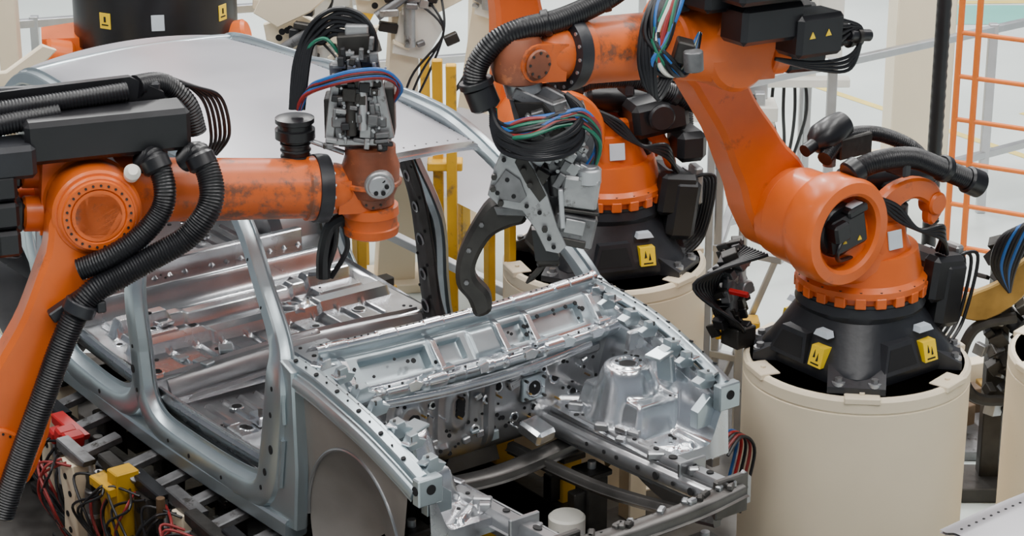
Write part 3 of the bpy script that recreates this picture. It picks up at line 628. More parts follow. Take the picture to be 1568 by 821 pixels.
for i in range(170):
    x=-3.2+2.9*rnd();y=-.75+1.5*rnd(); r=random.choice([.007,.009,.012,.016,.02])
    g=abs(zf(x+.02,y)-zf(x-.02,y))+abs(zf(x,y+.02)-zf(x,y-.02))
    if g>.008: continue
    m.hole((x,y,zf(x,y)+.001),(0,0,1),r,rim='steel_bright' if r>.013 else None)
for x,y,r in((-1.82,.2,.05),(-1.6,-.55,.03),(-1.15,-.5,.025),(-1.1,.55,.03),(-.5,-.6,.02),(-.95,-.25,.022),(-1.95,-.3,.03),(-1.6,.5,.03)): m.hole((x,y,zf(x,y)+.004),(0,0,1),r,rim='steel_bright',seg=22)
m.done('floor_pan',EC)
m=MB()
for sd in(-1,1): m.beam([(-2.3,sd*.78,.38,.18,.03),(-1.2,sd*.79,.34,.14,.03),(-.15,sd*.78,.36,.14,.03)],hat,lambda p:V((0,-sd,.4)),'steel')
m.beam([(-1.39,-.74,.36,.16,.03),(-1.37,0,.40,.16,.03),(-1.39,.74,.36,.16,.03)],hat,lambda p:V((1,0,.5)),'steel_dull')
for y in(-.6,-.3,.3,.6): m.box((-.75,y,.40),(.10,.07,.05),'steel_bright'); m.bolt((-.75,y,.425),(0,0,1),.012,'steel_dark',.02)
for i in range(12): 
    x=-2.1+1.9*rnd(); y=random.choice([-1,1])*(.3+.35*rnd()); m.box((x,y,zf(x,y)+.012),(.05+.06*rnd(),.04+.03*rnd(),.022),random.choice(['steel_bright','steel','zinc']),(0,0,rnd()*3))
m.box((-3.35,0,.75),(.04,1.4,.5),'steel_dull'); m.box((-2.42,.0,.56),(.05,1.3,.10),'steel')
m.done('floor_members',EC)
# cowl + firewall
prof=[(-.06,1.00),(-.03,1.035),(.0,1.055),(.035,1.055),(.045,1.03),(.035,.99),(.055,.975),(.10,.925),(.145,.875),(.155,.865),(.195,.865),(.20,.84),(.18,.80),(.14,.77),(.12,.66),(.115,.56),(.11,.47),(.07,.39),(-.03,.33),(-.15,.30)]
P2=crv([(a,b) for a,b in prof],7); ns=len(P2); nyy=300
ys=np.linspace(-.76,.76,nyy)
px=np.array([p[0] for p in P2]);pz=np.array([p[1] for p in P2]); tx=np.gradient(px);tz=np.gradient(pz);ln=np.hypot(tx,tz);nxv=-tz/ln;nzv=tx/ln
SS,YY=np.meshgrid(np.linspace(0,1,ns),ys,indexing='ij'); ZP=np.repeat(pz[:,None],nyy,1); XP=np.repeat(px[:,None],nyy,1)
H=np.zeros_like(SS); IDX=np.arange(ns)[:,None]
face=(IDX>5*7)&(IDX<9*7); fwm=(ZP<.785)
for (a,b,dp) in((-.58,-.26,.05),(-.18,-.08,.03),(.16,.27,.03),(.33,.60,.035)):
    H-=np.where(face,dp*rrect(YY,ZP,a,b,.895,.955,.010),0)
H+=np.where(face,.014*rrect(YY,ZP,-.02,.10,.89,.96,.02),0)
lip=(IDX>=9*7)&(IDX<=12*7); H+=np.where(lip,.014*(sm(.3,.5,np.sin(YY*19+.7))-.6*sm(.5,.7,np.sin(YY*31))),0)
top=(IDX<4*7)&(IDX>2*7); H+=np.where(top,.006*sm(.2,.4,np.sin(YY*26)),0)
for (y0,z0,y1,z1,wd,h) in((.28,.66,.28,.66,.10,.022),(-.12,.70,-.12,.60,.075,.022),(-.38,.68,-.34,.60,.08,.022),(.05,.72,.05,.42,.03,.03),(-.25,.74,-.25,.40,.03,-.02),(.45,.72,.62,.6,.07,.035),(-.6,.7,-.6,.45,.08,.03),(.35,.5,.6,.42,.07,.03),(-.5,.48,-.2,.44,.06,.025),(.5,.76,.68,.74,.03,.02)):
    H+=np.where(fwm,cap(YY,ZP,y0,z0,y1,z1,wd,h),0)
bow=.045*(1-(YY/.76)**2)
XX=XP+H*np.abs(nxv[:,None])+bow; ZZ=ZP+H*np.abs(nzv[:,None])
G3=np.stack([XX,YY,ZZ],-1)
m=MB()
m.sheet(G3[:28],'steel_bright'); m.sheet(G3[27:57],'zinc'); m.sheet(G3[56:78],'steel_bright'); m.sheet(G3[77:92],'zinc'); m.sheet(G3[91:],'steel_dull')
def fw(y,z):
    i=int(np.argmin(np.where(np.arange(ns)>=13*7,abs(pz-z),9))); j=int(np.argmin(abs(ys-y))); return G3[i,j,0]
m.box((fw(.28,.66)+.010,.28,.66),(.02,.13,.12),'zinc',None,.008)
for a,b in((-.05,-.05),(.05,-.05),(-.05,.05),(.05,.05)): m.bolt((fw(.28,.66)+.02,.28+a,.66+b*.9),(1,0,0),.007,'steel_dark',.02)
for y,z,r,s_ in((.28,.66,.034,1),(-.12,.67,.024,1.0),(-.12,.69,.024,1),(-.12,.65,.024,1),(-.12,.63,.024,1),(-.36,.64,.028,1.0),(-.36,.66,.028,1.0),(.10,.70,.018,1),(.03,.66,.012,1),(-.24,.69,.012,1),(.43,.66,.02,1),(.55,.55,.018,1),(-.02,.52,.014,1),(-.5,.66,.016,1),(.2,.52,.014,1),(-.3,.52,.014,1),(.36,.72,.010,1),(.20,.74,.008,1),(-.6,.55,.022,1)):
    m.hole((fw(y,z)+(.022 if (y==.28) else .003),y,z),(1,0,.1),r,sy=s_,rim=None if y in(-.12,-.36) else 'steel')
for i in range(70):
    y=-.7+1.4*rnd(); z=.42+.33*rnd(); m.hole((fw(y,z)+.002,y,z),(1,0,.1),.005+.006*rnd())
for i in range(26):
    y=-.7+1.4*rnd(); z=.42+.33*rnd(); x=fw(y,z); m.cyl((x,y,z),(x+.035,y,z),.005,random.choice(['steel_bright','gold','brown']),seg=8)
for i in range(46):
    y=-.73+1.46*i/45; bx=.045*(1-(y/.76)**2); m.hole((.017+bx,y,1.058),(0,0,1),.005,seg=8); 
    if i%2: m.hole((.175+bx,y,.870),(0,0,1),.006,seg=8)
for i in range(24):
    y=-.70+1.4*rnd(); bx=.045*(1-(y/.76)**2); t=rnd(); m.hole((.06+bx+.08*t,y,.972-.085*t),(.7,0,.75),.006+.006*rnd(),seg=10)
for y in(-.66,-.22,.13,.30,.68): 
    bx=.045*(1-(y/.76)**2)
    m.slab([(.03,.99),(.07,.985),(.17,.885),(.17,.865),(.14,.865),(.05,.93)],'steel',o=(bx+.01,y,0),d0=-.014,d1=.014,b=.003); m.box((.165+bx,y+.01,.885),(.05,.07,.02),'steel_bright')
for y in(-.62,-.42,-.05,.2,.42,.6):
    bx=.045*(1-(y/.76)**2); m.slab([(0,0),(.05,0),(.07,.03),(.03,.05),(-.01,.04)],random.choice(['steel','steel_bright','zinc']),o=(.18+bx,y,.83),ax=(0,1,0),an=(1,0,0),d0=0,d1=.03,b=.003)
m.beam([(.20,-.60,.80,.05,.015),(.245,-.2,.79,.05,.015),(.245,.2,.79,.05,.015),(.20,.60,.80,.05,.015)],hat,lambda p:V((1,0,.2)),'steel')
for i in range(14):
    y=-.72+1.44*rnd(); z=.45+.3*rnd(); m.box((fw(y,z)+.010,y,z),(.022,.02+.06*rnd(),.015+.035*rnd()),random.choice(['steel','steel_dull','steel_dull','zinc']),(rnd()*.6,0,0),.006)
m.box((.30,.22,.50),(.14,.12,.07),'steel_bright',(0,R(15),R(10)),.015)
m.hull([(.10,-.16,.3),(.10,.16,.3),(.12,-.10,.48),(.12,.10,.48),(-.4,-.14,.28),(-.4,.14,.28),(-.4,-.1,.45),(-.4,.1,.45)],'steel_dark')
m.done('cowl_and_firewall',EC)
def railz(x): return .955-.03*x-.20*x*x
for sd,nm in((-1,'front_apron_right'),(1,'front_apron_left')):
    m=MB()
    rp_=[(-.08,.82),(.12,.82),(.35,.825),(.55,.82),(.75,.815),(.90,.81)]
    m.beam([(x,sd*y,railz(x)+.01,.085,.03) for x,y in rp_],hat,lambda p:V((0,sd*.4,1)),'zinc')
    m.beam([(x,sd*(y-.045),railz(x)-.05,.10,.015) for x,y in rp_],hat,lambda p:V((0,-sd,.1)),'steel')
    m.beam([(x,sd*(y+.045),railz(x)-.04,.08,.012) for x,y in rp_],hat,lambda p:V((0,sd,.1)),'zinc')
    m.box((.92,sd*.80,.74),(.05,.12,.12),'zinc'); m.hole((.946,sd*.80,.75),(1,0,0),.022); m.hole((.92,sd*.861,.75),(0,sd,0),.02)
    for i in range(22):
        x=-.02+.9*i/22; m.hole((x,sd*(.822+.012*(-1)**i),railz(x)+.041),(0,sd*.3,1),.005+.006*(i%4==0),seg=10)
    nx2,ny2=120,72; XA,YA=np.meshgrid(np.linspace(.06,.93,nx2),np.linspace(.395,.80,ny2),indexing='ij')
    base=.505+(railz(XA)-.05-.505)*sm(.68,.79,YA)
    d=np.hypot((XA-.46),(YA-.61)*1.0); tow=.505+.28*(1-sm(.095,.20,d))
    box_=.505+.16*rrect(XA,YA,.28,.66,.52,.80,.06)
    ZA=smax(smax(base,tow),box_)+.008*(1-sm(.07,.08,d))-.03*(1-sm(.042,.052,d))
    for q in((.80,.50,.88,.62),(.12,.48,.20,.58)): ZA+=cap(XA,YA,*q,.035,.022)
    ZA-=.014*rrect(XA,YA,.70,.86,.50,.66,.02)
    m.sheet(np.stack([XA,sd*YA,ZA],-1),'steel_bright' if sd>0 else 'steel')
    sk=np.stack([np.stack([XA[:,0],sd*YA[:,0],ZA[:,0]],-1),np.stack([XA[:,0],sd*(YA[:,0]-.02),ZA[:,0]-.10],-1)]); m.sheet(sk,'steel')
    sk=np.stack([np.stack([XA[-1],sd*YA[-1],ZA[-1]],-1),np.stack([XA[-1]+.015,sd*YA[-1],np.full(ny2,.47)],-1)]); m.sheet(sk,'steel')
    for k_ in range(3):
        a=2*math.pi*k_/3+.5; m.hole((.46+.062*math.cos(a),sd*(.61+.062*math.sin(a)),.812),(0,0,1),.008)
    m.hole((.46,sd*.61,.783),(0,0,1),.038)
    for i in range(34):
        ii=random.randrange(4,nx2-4);jj=random.randrange(4,ny2-4)
        if abs(ZA[ii+2,jj]-ZA[ii-2,jj])+abs(ZA[ii,jj+2]-ZA[ii,jj-2])<.012: m.hole((XA[ii,jj],sd*YA[ii,jj],ZA[ii,jj]+.001),(0,0,1),random.choice([.006,.009,.013]))
    for i in range(10): m.hole((.14+.08*i,sd*.393,.45+.0*i),(0,-sd,.1),.010)
    A=np.zeros((40,14,3))
    for i in range(40):
        for j in range(14):
            t=R(-35+250*i/39); q=1-j/13; r=.36*q
            A[i,j]=(.38+r*math.cos(t),sd*(.66+.15*q*q),.28+r*1.15*math.sin(t))
    m.sheet(A,'liner')
    m.tube([(.38+.365*math.cos(t),sd*.815,.28+.42*math.sin(t)) for t in np.linspace(R(-20),math.pi,16)],.009,'steel_dull')
    m.sheet(np.array([[(.38+.365*math.cos(t),sd*.815,.28+.42*math.sin(t)) for t in np.linspace(R(5),math.pi,24)],[(.38+.45*math.cos(t),sd*.83,railz(max(-.07,min(.9,.38+.45*math.cos(t))))-.05) for t in np.linspace(R(5),math.pi,24)]]),'liner')
    m.beam([(-.25,sd*.42,.36,.12,.06),(.0,sd*.43,.40,.13,.06),(.2,sd*.44,.46,.13,.06),(.6,sd*.45,.48,.13,.06),(1.0,sd*.45,.50,.12,.06),(1.33,sd*.45,.52,.12,.06)],hat,lambda p:V((0,0,1)),'steel_dull')
    m.beam([(.15,sd*.365,.46,.10,.03),(.6,sd*.375,.47,.10,.03),(1.3,sd*.385,.51,.10,.03)],hat,lambda p:V((0,-sd,0.2)),'steel_dull')
    for i in range(9):
        x=.22+.12*i+.05*rnd(); zz=.46+.02*min(1,max(0,(x-.2)/.4))+.04*max(0,x-.6)/.7
        m.hole((x,sd*.45+.02*(rnd()-.5),zz+.062),(0,0,1),random.choice([.007,.010,.016,.02]),sy=random.choice([1,1,1.6]),ax=(1,0,0)); m.hole((x,sd*.345,zz),(0,-sd,.1),random.choice([.007,.010,.018]))
    m.box((1.35,sd*.45,.52),(.03,.18,.18),'steel_dark'); m.box((1.10,sd*.45,.52),(.02,.15,.15),'steel_dull')
    for i in range(9): m.box((.2+1.0*rnd(),sd*(.38+.12*rnd()),.54+.02*rnd()),(.04+.05*rnd(),.035,.02+.02*rnd()),random.choice(['steel','steel_dull','steel_dull']),(0,0,rnd()))
    random.seed(5)
    for x in(.02,.16,.30,.44,.58,.70,.82):
        z=railz(x); yb=.76
        m.slab([(0,0),(.06,.005),(.08,.035),(.045,.05),(.04,.075),(.0,.07),(-.02,.03)],random.choice(['zinc','steel','steel_bright']),o=(x,sd*(yb-.02*rnd()),z-.03+.02*rnd()),ax=(0,-sd,0),an=(1,0,0),d0=0,d1=.03+.03*rnd(),b=.003)
        if rnd()>.4: m.box((x+.03,sd*(.74+.05*rnd()),z+.03),(.05,.05,.012),random.choice(['steel_bright','zinc']),(0,R(20*rnd()-10),rnd()))
        m.bolt((x+.03,sd*.75,z+.04),(0,0,1),.007,'steel_dark',.015)
    m.box((.62,sd*.70,.80),(.09,.03,.14),'zinc',(R(10),0,.2)); m.box((.62,sd*.66,.87),(.09,.10,.015),'zinc',(R(8),0,.2)); m.box((.40,sd*.70,.86),(.03,.09,.10),'steel',(0,R(10),0))
    m.slab([(0,0),(.12,0),(.12,.08),(.05,.14),(.0,.10)],'zinc',o=(.84,sd*.78,.60),ax=(0,-sd,0),an=(1,0,0),d0=0,d1=.05,b=.003)
    m.done(nm,EC)
m=MB()
m.beam([(1.35,-.50,.54,.12,.03),(1.39,-.25,.54,.12,.035),(1.40,0,.54,.12,.035),(1.39,.25,.54,.12,.035),(1.35,.50,.54,.12,.03)],hat,lambda p:V((.3,0,1)),'steel_dark')
m.beam([(.30,-.42,.38,.12,.03),(.30,0,.34,.12,.03),(.30,.42,.38,.12,.03)],hat,lambda p:V((.3,0,1)),'steel_dark')
m.beam([(.1,-.20,.34,.09,.03),(.8,-.24,.32,.09,.03),(1.4,-.30,.42,.09,.03)],hat,lambda p:V((0,0,1)),'steel_dark')
m.beam([(.1,.22,.34,.07,.03),(.7,.30,.33,.07,.03),(1.35,.38,.42,.07,.03)],hat,lambda p:V((0,0,1)),'steel_dark')
for sd in(-1,1): 
    m.slab([(0,0),(.08,0),(.08,.12),(.04,.16),(0,.12)],'steel_dull',o=(1.34,sd*.48,.46),ax=(0,sd,0),an=(1,0,0),d0=0,d1=.02,b=.003); m.hole((1.361,sd*.52,.54),(1,0,0),.018)
for i in range(11): m.hole((1.385-.12*abs(-.45+.09*i)**2,-.45+.09*i,.577),(0,0,1),.008)
for i in range(16): m.box((1.36+.05*rnd(),-.45+.9*rnd(),.58),(.03,.03+.05*rnd(),.03),random.choice(['steel_dark','steel_dull','tool_dark']),(0,0,rnd()))
m.done('front_crossmembers',EC)
# ------------------------------------------------------------------ FIXTURE
random.seed(11)
EF=empty('body_framing_fixture',MC)
m=MB(); gz=-.40
for y in(-.75,.75): m.bar((-3.4,y,gz+.12),(1.9,y,gz+.12),.14,.18,'tool_dark')
for x in(-3.2,-2.3,-1.5,-.7,.1,.9,1.7): m.bar((x,-.9,gz+.10),(x,.9,gz+.10),.12,.14,'tool_dark')
def post(x,y,top,mt):
    m.box((x,y,(gz+top)/2),(.10,.12,top-gz),mt); m.box((x,y,gz+.03),(.2,.22,.03),mt); m.box((x,y,top-.01),(.14,.14,.03),'tool_dark'); m.cyl((x,y,top-.01),(x,y,top+.04),.02,'alu')
    m.box((x,y-.08,top-.16),(.06,.08,.14),random.choice(['tool_grey','black_plastic','tool_dark']))
for x,c_ in((-2.5,'cream'),(-1.95,'tool_dark'),(-1.35,'tool_dark'),(-.75,'tool_dark'),(-.2,'cream')): post(x,-.78,.05,c_); post(x,.78,.05,'yellow')
for x,y in((.35,-.5),(.35,.5),(1.2,-.45),(1.2,.45),(-.5,0),(-1.6,0)): post(x,y,.25 if x>0 else .12,'tool_dark')
for x,y,r,z in((.75,.15,.085,.10),(.75,-.25,.07,.05),(1.05,.25,.06,.05),(.45,.28,.085,.12)):
    m.cyl((x,y,gz),(x,y,z),r,'white',b=.01)
m.done('base_frame',EF)
m=MB()
def clamp(x,y,c1,c2,wd=.12,top=.06):
    m.box((x,y,gz+.03),(.25,.25,.04),'tool_dark')
    m.slab([(-wd*.7,gz+.03),(wd*.7,gz+.03),(wd*.5,-.12),(wd*.75,-.02),(wd*.6,top),(-wd*.6,top),(-wd*.75,-.05),(-wd*.5,-.15)],c1,o=(x,y-.06,0),d0=-.02,d1=.10,b=.006)
    for q in((-.02,-.22),(.02,-.10),(-.02,-.02),(.0,-.30)): m.hole((x+q[0],y-.081,q[1]),(0,-1,0),.016)
    m.cyl((x+wd,y,-.34),(x+wd,y,-.06),.042,random.choice(['tool_grey','black_plastic','tool_dark']),b=.006); m.cyl((x+wd,y,-.06),(x+wd-.01,y,.08),.013,'alu'); m.cyl((x+wd,y,-.20),(x+wd,y,-.18),.048,'alu')
    m.slab([(-.14,0),(.0,-.03),(.14,.0),(.15,.03),(.0,.04),(-.14,.05)],c2,o=(x,y-.02,top+.02),d0=-.04,d1=.03,b=.006)
    m.box((x-.02,y+.12,top+.03),(.07,.20,.04),'tool_grey',(R(10),0,0)); m.cyl((x-wd,y-.05,-.10),(x-wd,y-.05,.03),.022,'alu',b=.003)
    for j in range(4):
        a=rnd(); m.tube([(x-.1+.05*j,y-.08,.06),(x-.16+.3*a,y-.18,.08-.1*rnd()),(x-.18+.3*rnd(),y-.2,-.12),(x-.08+.2*rnd(),y-.12,-.30),(x,y-.06,-.38)],.007,random.choice(['hose_red','rubber','rubber','rubber']),7)
for x,y,c1,c2,wd in((-2.45,-1.05,'tool_dark','tool_dark',.1),(-2.1,-1.0,'cream','black_plastic',.10),(-1.80,-1.05,'tool_dark','red',.12),(-1.52,-1.16,'cream','tool_grey',.11),(-1.24,-1.08,'yellow','tool_dark',.16),(-.98,-1.05,'tool_dark','black_plastic',.1),(-.72,-1.0,'cream','tool_grey',.08),(-.45,-1.05,'tool_dark','tool_dark',.12),(-.2,-1.0,'yellow','black_plastic',.08)): clamp(x,y,c1,c2,wd)
for y in(-.06,.02,.10): m.box((-1.78+y,-1.12,.06+.03*(y>0)),(.07,.10,.07),'red',(0,R(12),0),.01)
m.box((-1.12,-1.14,-.1),(.10,.12,.5),'yellow'); m.box((-1.18,-1.2,.06),(.2,.08,.05),'yellow')
for i in range(70):
    x=-2.6+2.6*rnd();y=-.90-.30*rnd();z=-.36+.40*rnd(); s_=.03+.05*rnd()
    if rnd()<.5: m.box((x,y,z),(s_*1.4,s_,s_*(.5+rnd())),random.choice(['tool_dark','tool_dark','tool_grey','black_plastic','steel_dark']),None,.004)
    else: m.cyl((x,y,z),(x+random.choice([0,.1]),y,z+random.choice([0.02,.10])),.012+.02*rnd(),random.choice(['tool_dark','tool_grey','black_plastic','tool_light','brown']),seg=14,b=.002)
for z in(-.30,-.16,-.02): m.bar((-2.7,-.93,z),(.1,-.93,z),.05,.05,'tool_dark')
for x in(-2.6,-1.7,-.85,0): m.bar((x,-1.15,-.3),(x,-.75,-.3),.06,.06,'tool_dark')
for i in range(14):
    x=-2.5+2.2*rnd(); m.tube([(x,-1.0,.0),(x+.1,-1.2,-.1),(x+.25,-1.2,-.3),(x+.4,-1.1,-.36)],.008,random.choice(['hose_red','rubber','rubber','rubber']),7)
m.done('clamp_units',EF)
m=MB()
for i in range(90):
    x=.15+1.2*rnd();y=-.60+1.2*rnd();z=-.34+.34*rnd(); s_=.03+.06*rnd()
    if rnd()<.5: m.box((x,y,z),(s_,s_*(.5+rnd()),s_*(.6+rnd())),random.choice(['tool_dark','tool_grey','black_plastic','tool_dark','steel_dark']),None,.004)
    else: m.cyl((x,y,z-.05),(x,y,z+.06),.015+.025*rnd(),random.choice(['tool_dark','tool_grey','black_plastic','tool_light']),seg=14,b=.003)
for x,y in((.95,-.02),(1.1,.22)):
    m.box((x,y,.12),(.07,.14,.05),'red',(0,0,.4),.01); m.box((x+.03,y-.05,.19),(.10,.06,.07),'tool_light',None,.01); m.cyl((x-.05,y,-.2),(x-.05,y,.14),.035,'black_plastic')
for i,cn in enumerate(['blue','red','blue','hose_red','rubber','rubber','rubber']):
    m.tube([(.5+.1*i,.3-.1*i,.0),(.8+.05*i,.42-.1*i,.12),(1.05,.3-.08*i,.02),(1.25,.1+.05*i,-.1)],.010,cn,7)
for i in range(5): m.tube([(.75+.03*i,.95,.1),(.78+.03*i,1.0,.40),(.82+.02*i,.92,.50),(.80+.03*i,.82,.44)],.008,['blue','red','rubber','hose_red','rubber'][i],7)
m.box((.2,.2,-.1),(.4,.10,.08),'yellow',(0,0,.3)); m.box((.5,-.2,-.05),(.4,.08,.06),'yellow',(0,0,-.2)); m.box((.75,.02,.05),(.12,.10,.08),'yellow')
m.done('engine_bay_clamps',EF)
m=MB()
for x,c_ in((-2.3,'yellow'),(-1.75,'cream'),(-1.15,'yellow'),(-.6,'tool_dark'),(-.1,'cream')):
    m.box((x,1.12,-.1),(.09,.11,.6),c_); m.box((x,1.12,gz+.03),(.24,.24,.04),'tool_dark'); m.box((x,1.02,.22),(.08,.28,.06),'tool_dark'); m.box((x,1.0,.10),(.09,.1,.12),'cream')
for z in(.1,.45): m.bar((-2.6,1.22,z),(.4,1.22,z),.05,.05,'alu')
for x in(-1.3,-1.12): m.bar((x,1.12,.1),(x,1.12,.95),.045,.05,'yellow')
m.done('far_side_posts',EF)
# ------------------------------------------------------------------ BACKGROUND
m=MB(Matrix.Translation((2.93,16.3,0))); m.box((0,0,3),(.42,.42,6),'cream',None,.01); m.box((0,0,.02),(.6,.6,.04),'cream'); m.done('support_column')
m=MB(); m.tube([(2.46,13.0,0),(2.46,13.0,2),(2.46,13.0,5)],.045,'rubber',12,rib=.03); m.box((2.46,13.08,1.5),(.05,.06,3.0),'black_plastic'); m.done('cable_conduit')
m=MB(); P0=V((.9,13.55,0)); D=V((.804,.595,0))
for z in(1.3,.42): m.bar(P0+V((0,0,z)),P0+D*4.5+V((0,0,z)),.05,.05,'alu')
for s_ in(0,.45,1.42,2.9,4.4): m.bar(P0+D*s_,P0+D*s_+V((0,0,1.34)),.06,.06,'alu')
m.done('guard_fence')
m=MB(); a0=V((2.68,13.6,0)); dd=V((.82,-.45,0))
for s_ in(0,.12,.85): m.cyl(a0+dd*s_,a0+dd*s_+V((0,0,3.6)),.02,'ladder_orange',seg=12)
for i in range(13): m.cyl(a0+V((0,0,.1+.27*i)),a0+dd*1.0+V((0,0,.1+.27*i)),.015,'ladder_orange',seg=10)
m.cyl(a0+dd*.85,a0+dd*.85+V((0,.6,0)),.02,'ladder_orange'); m.box(tuple(a0+dd*.85+V((0,0,1.1))),(.08,.03,2.2),'ladder_orange')
m.done('access_ladder')
m=MB(); m.tube([(1.0,15.5,0),(1.0,15.5,3.5)],.03,'ladder_orange',smooth=False); m.cyl((1.0,15.5,0),(1.0,15.5,.03),.08,'ladder_orange'); m.done('marker_post')
m=MB(Matrix.Translation((1.85,15.6,0))); m.box((0,0,1.75),(.45,.35,1.7),'white',None,.01); m.box((0,-.18,1.7),(.40,.01,1.5),'white'); 
for x in(-.18,.18):
    for y in(-.13,.13): m.box((x,y,.45),(.05,.05,.9),'alu')
m.box((.3,0,1.3),(.2,.3,.5),'white'); m.box((0,-.2,.9),(.9,.1,.06),'white'); 
for i in range(5): m.tube([(-.1+.06*i,-.1,1.0),(-.15+.08*i,-.18,.7),(-.05+.04*i,-.15,.4),(0,-.1,0)],.012,'rubber')
for z in(2.1,1.5): m.box((.15,-.19,z),(.04,.02,.12),'black_plastic')
m.done('control_cabinet')
m=MB(Matrix.Translation((1.30,14.9,0))); m.box((0,0,.85),(.9,.25,.10),'white'); 
for x in(-.4,.4): m.box((x,0,.4),(.07,.2,.8),'white')
for i in range(16): m.box((-.4+.8*rnd(),-.05,.93),(.03+.05*rnd(),.08,.04+.08*rnd()),random.choice(['alu','tool_grey','white','tool_dark']),None,.004)
m.box((0,.1,1.2),(.8,.05,.6),'alu')
m.done('service_bench')
m=MB()
for x,y in((1.08,11.55),(1.2,11.45),(1.1,12.3)): m.box((x,y,.8),(.045,.045,1.6),'alu')
for z in(.5,1.1,1.55): m.bar((1.08,11.53,z),(1.25,12.4,z),.045,.045,'alu'); m.bar((1.06,11.55,z),(1.4,11.35,z),.04,.04,'alu')
m.bar((1.08,11.55,.2),(1.4,11.35,1.2),.03,.03,'alu'); m.box((1.17,11.35,.75),(.24,.12,.05),'yellow'); m.box((1.12,11.35,.70),(.12,.1,.05),'yellow')
m.done('aluminium_frame')
m=MB(); m.box((.80,10.80,.80),(.10,.03,.16),'glass_green',(0,0,R(30)),.004); m.box((.80,10.785,.80),(.05,.03,.10),'tool_grey',(0,0,R(30)),.004); m.box((.8,10.80,.37),(.04,.03,.74),'tool_grey'); m.done('terminal_box')
m=MB(Matrix.Translation((-.1,13.3,0))@Matrix.Rotation(R(-53.5),4,'Z'))
A=np.zeros((20,20,3))
for i in range(20):
    for j in range(20):
        u=i/19*2-1;v=j/19*2-1; A[i,j]=(u*1.2,v*.6,.95+.05*(1-u*u)+.03*(1-v*v))
m.sheet(A,'roof'); 
for x in(-.9,.9):
    for y in(-.4,.4): m.box((x,y,.49),(.07,.07,.98),'yellow')
m.box((0,0,.9),(2,.06,.05),'yellow')
m.done('stamped_panel_stand')
def jig(x,y,h,rz,mt='cream',seed=0,lean=0):
    random.seed(seed); m=MB(Matrix.Translation((x,y,0))@Matrix.Rotation(R(rz),4,'Z'))
    m.box((0,0,.03),(.5,.4,.06),mt); m.hull([(a,b,z) for a,b in((-.12,-.1),(.12,-.1),(.12,.1),(-.12,.1)) for z in(0,)]+[(a+lean,b,h) for a,b in((-.08,-.08),(.08,-.08),(.08,.08),(-.08,.08))],mt)
    m.slab([(-.3,-.05),(.1,-.12),(.35,.0),(.38,.10),(.1,.06),(-.1,.16),(-.32,.08)],'cream',o=(lean,-.1,h-.05),d0=0,d1=.05,b=.008)
    m.slab([(-.2,-.2),(.0,-.25),(.12,-.05),(.05,.1),(-.15,.05)],'white',o=(lean+.1,-.16,h-.15),d0=0,d1=.04,b=.006)
    m.slab([(-.25,.1),(-.1,.02),(.1,.12),(.3,.3),(.22,.34),(.0,.2),(-.2,.2)],'cream',o=(lean-.1,-.2,h+.02),d0=0,d1=.05,b=.008)
    for i in range(8): m.hole((lean-.25+.5*rnd(),-.161,h-.05+.08*rnd()),(0,-1,0),.02)
    for i in range(26): m.box((lean-.3+.6*rnd(),-.14-.1*rnd(),h-.3+.45*rnd()),(.03+.09*rnd(),.05,.02+.06*rnd()),random.choice(['tool_light','cream','tool_dark','white','tool_grey','black_plastic']),(0,rnd()-.5,0))
    m.cyl((lean,-.2,h-.3),(lean,-.2,h-.02),.035,'tool_light'); m.cyl((lean-.2,-.22,h-.1),(lean+.1,-.22,h+.1),.03,'tool_grey')
    for i in range(3): m.tube([(lean+.1*i,-.15,h),(lean+.2,-.25,h-.2),(lean+.05*i,-.2,h-.5),(.0,-.15,h-.9)],.008,'rubber')
    m.done('welding_jig_tower')
jig(-.75,13.9,1.9,10,'cream',1,.1); jig(-.35,14.9,1.9,-15,'cream',2,.25); jig(-2.9,13.3,1.4,20,'cream',3); jig(-1.5,15.6,1.7,0,'yellow',4,.1); jig(-3.2,12.4,1.3,30,'cream',5); jig(-.2,15.8,1.8,10,'cream',6); jig(-1.15,13.6,1.75,-10,'tool_dark',8)
m=MB(); 
for x,y in((-.42,12.7),(-.34,12.6)): m.box((x,y,.9),(.06,.06,1.8),'yellow')
m.box((-.38,12.65,1.2),(.2,.12,.05),'yellow'); m.bar((-.95,14.25,1.6),(-.55,14.3,2.3),.06,.08,'yellow'); m.bar((-.55,14.3,0),(-.55,14.3,2.3),.06,.06,'yellow'); m.bar((-.95,14.25,0),(-.95,14.25,1.6),.05,.05,'yellow')
m.done('yellow_support_frame')
m=MB()
for z in(1.1,.6): m.bar((-4.5,15.9,z),(1.0,17.5,z),.06,.06,'alu')
for i in range(6): m.bar((-4.5+1.1*i,15.9+.32*i,0),(-4.5+1.1*i,15.9+.32*i,1.15),.06,.06,'alu')
m.done('guard_fence')
random.seed(21)
m=MB(); m.bar((-4.6,13.6,1.9),(-3.1,14.3,1.9),.16,.18,'cream'); m.box((-4.0,13.9,.95),(.14,.14,1.9),'cream'); m.box((-3.15,14.25,.95),(.12,.12,1.9),'cream')
for i in range(50): m.box((-4.0+.8*rnd(),13.0+.6*rnd(),1.1+.7*rnd()),(.05+.1*rnd(),.1,.04+.1*rnd()),random.choice(['tool_light','tool_dark','cream','tool_dark','black_plastic','tool_grey']),(0,rnd(),rnd()))
m.box((-3.6,13.3,.6),(.7,.6,1.2),'tool_dark'); m.done('station_gantry')
m=MB(Matrix.Translation((2.40,10.9,0)))
m.box((0,0,.04),(.4,.3,.08),'tool_dark'); m.box((.05,.05,.6),(.10,.10,1.2),'tool_dark')
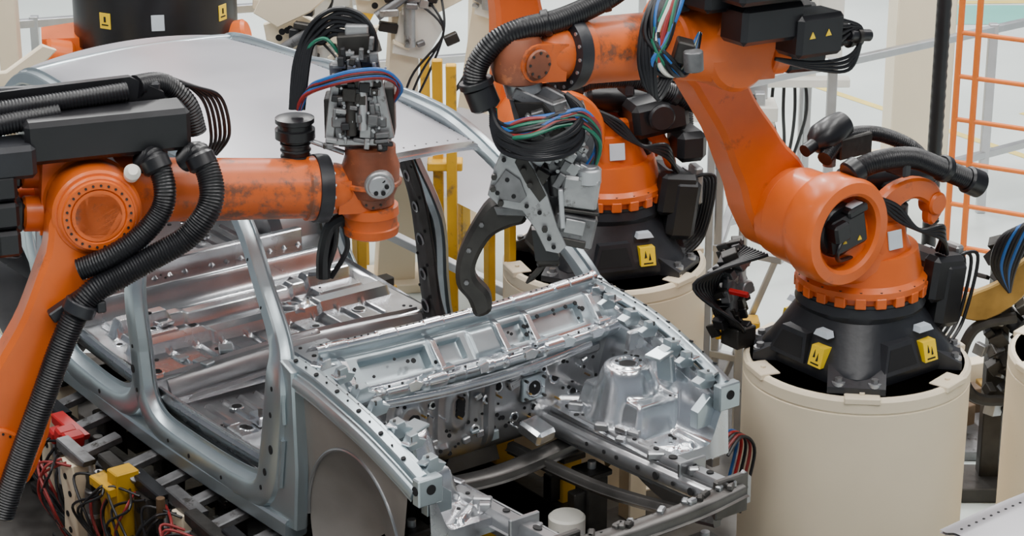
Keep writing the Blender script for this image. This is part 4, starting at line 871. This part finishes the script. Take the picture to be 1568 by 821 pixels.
m.slab(crv([(-.18,1.02),(-.05,1.0),(.12,1.12),(.2,1.3),(.12,1.32),(.0,1.2),(-.16,1.12)],3,True),'gold',o=(0,-.12,0),d0=-.02,d1=.03,b=.008)
for i in range(80): m.box((-.06+.30*rnd(),-.08+.15*rnd(),.45+.95*rnd()),(.03+.06*rnd(),.06,.02+.06*rnd()),random.choice(['tool_dark','tool_dark','tool_grey','black_plastic','tool_light']),(rnd(),rnd(),rnd()),.003)
for i in range(9): m.tube([(.2,-.1,1.5),(.0+.02*i,-.16,1.46+.01*i),(-.05+.015*i,-.16,1.3),(.05,-.14,1.15)],.010,random.choice(['blue','rubber','rubber','rubber']),7)
m.tube(crv([(.1,-.1,1.0),(-.10,-.12,.95),(-.16,-.12,.75),(-.08,-.12,.58),(.1,-.1,.55)],3),.03,'tool_dark')
m.done('welding_gun_stand')
m=MB(); A=np.zeros((24,24,3)); O=V((1.74,8.55)); du=V((.8,.6)); dv=V((.6,-.8))
for i in range(24):
    for j in range(24):
        u=i/23;v=j/23; p=O+du*u*1.0+dv*v*.9; A[i,j]=(p.x,p.y,.98+.02*math.sin(u*3)+.02*math.sin(v*2)-.015*(v<.06))
m.sheet(A,'roof'); B=A.copy();B[:,:,2]-=.012;m.sheet(B,'roof')
for i in range(14): p=A[1+i,2];m.hole(tuple(p),(0,0,1),.006)
for u,v in((.2,.2),(.8,.2),(.2,.7),(.8,.7)): p=O+du*u+dv*v*.9; m.box((p.x,p.y,.48),(.06,.06,.96),'yellow')
m.done('stamped_panel_rack')
m=MB()
for i in range(16): m.box((2.15+.5*rnd(),11.4+.7*rnd(),.10+.12*rnd()),(.08+.12*rnd(),.10,.08+.1*rnd()),random.choice(['brown','gold','tool_grey','cream']),(0,0,rnd()),.004)
m.box((2.4,11.7,.03),(.8,.9,.06),'tool_grey')
for i in range(5): m.tube([(1.95,12.3+.05*i,.03),(2.2,12.3+.1*i,.05),(2.6,12.3,.05),(3.1,12.1+.1*i,.03)],.02,'rubber')
m.done('cable_tray')
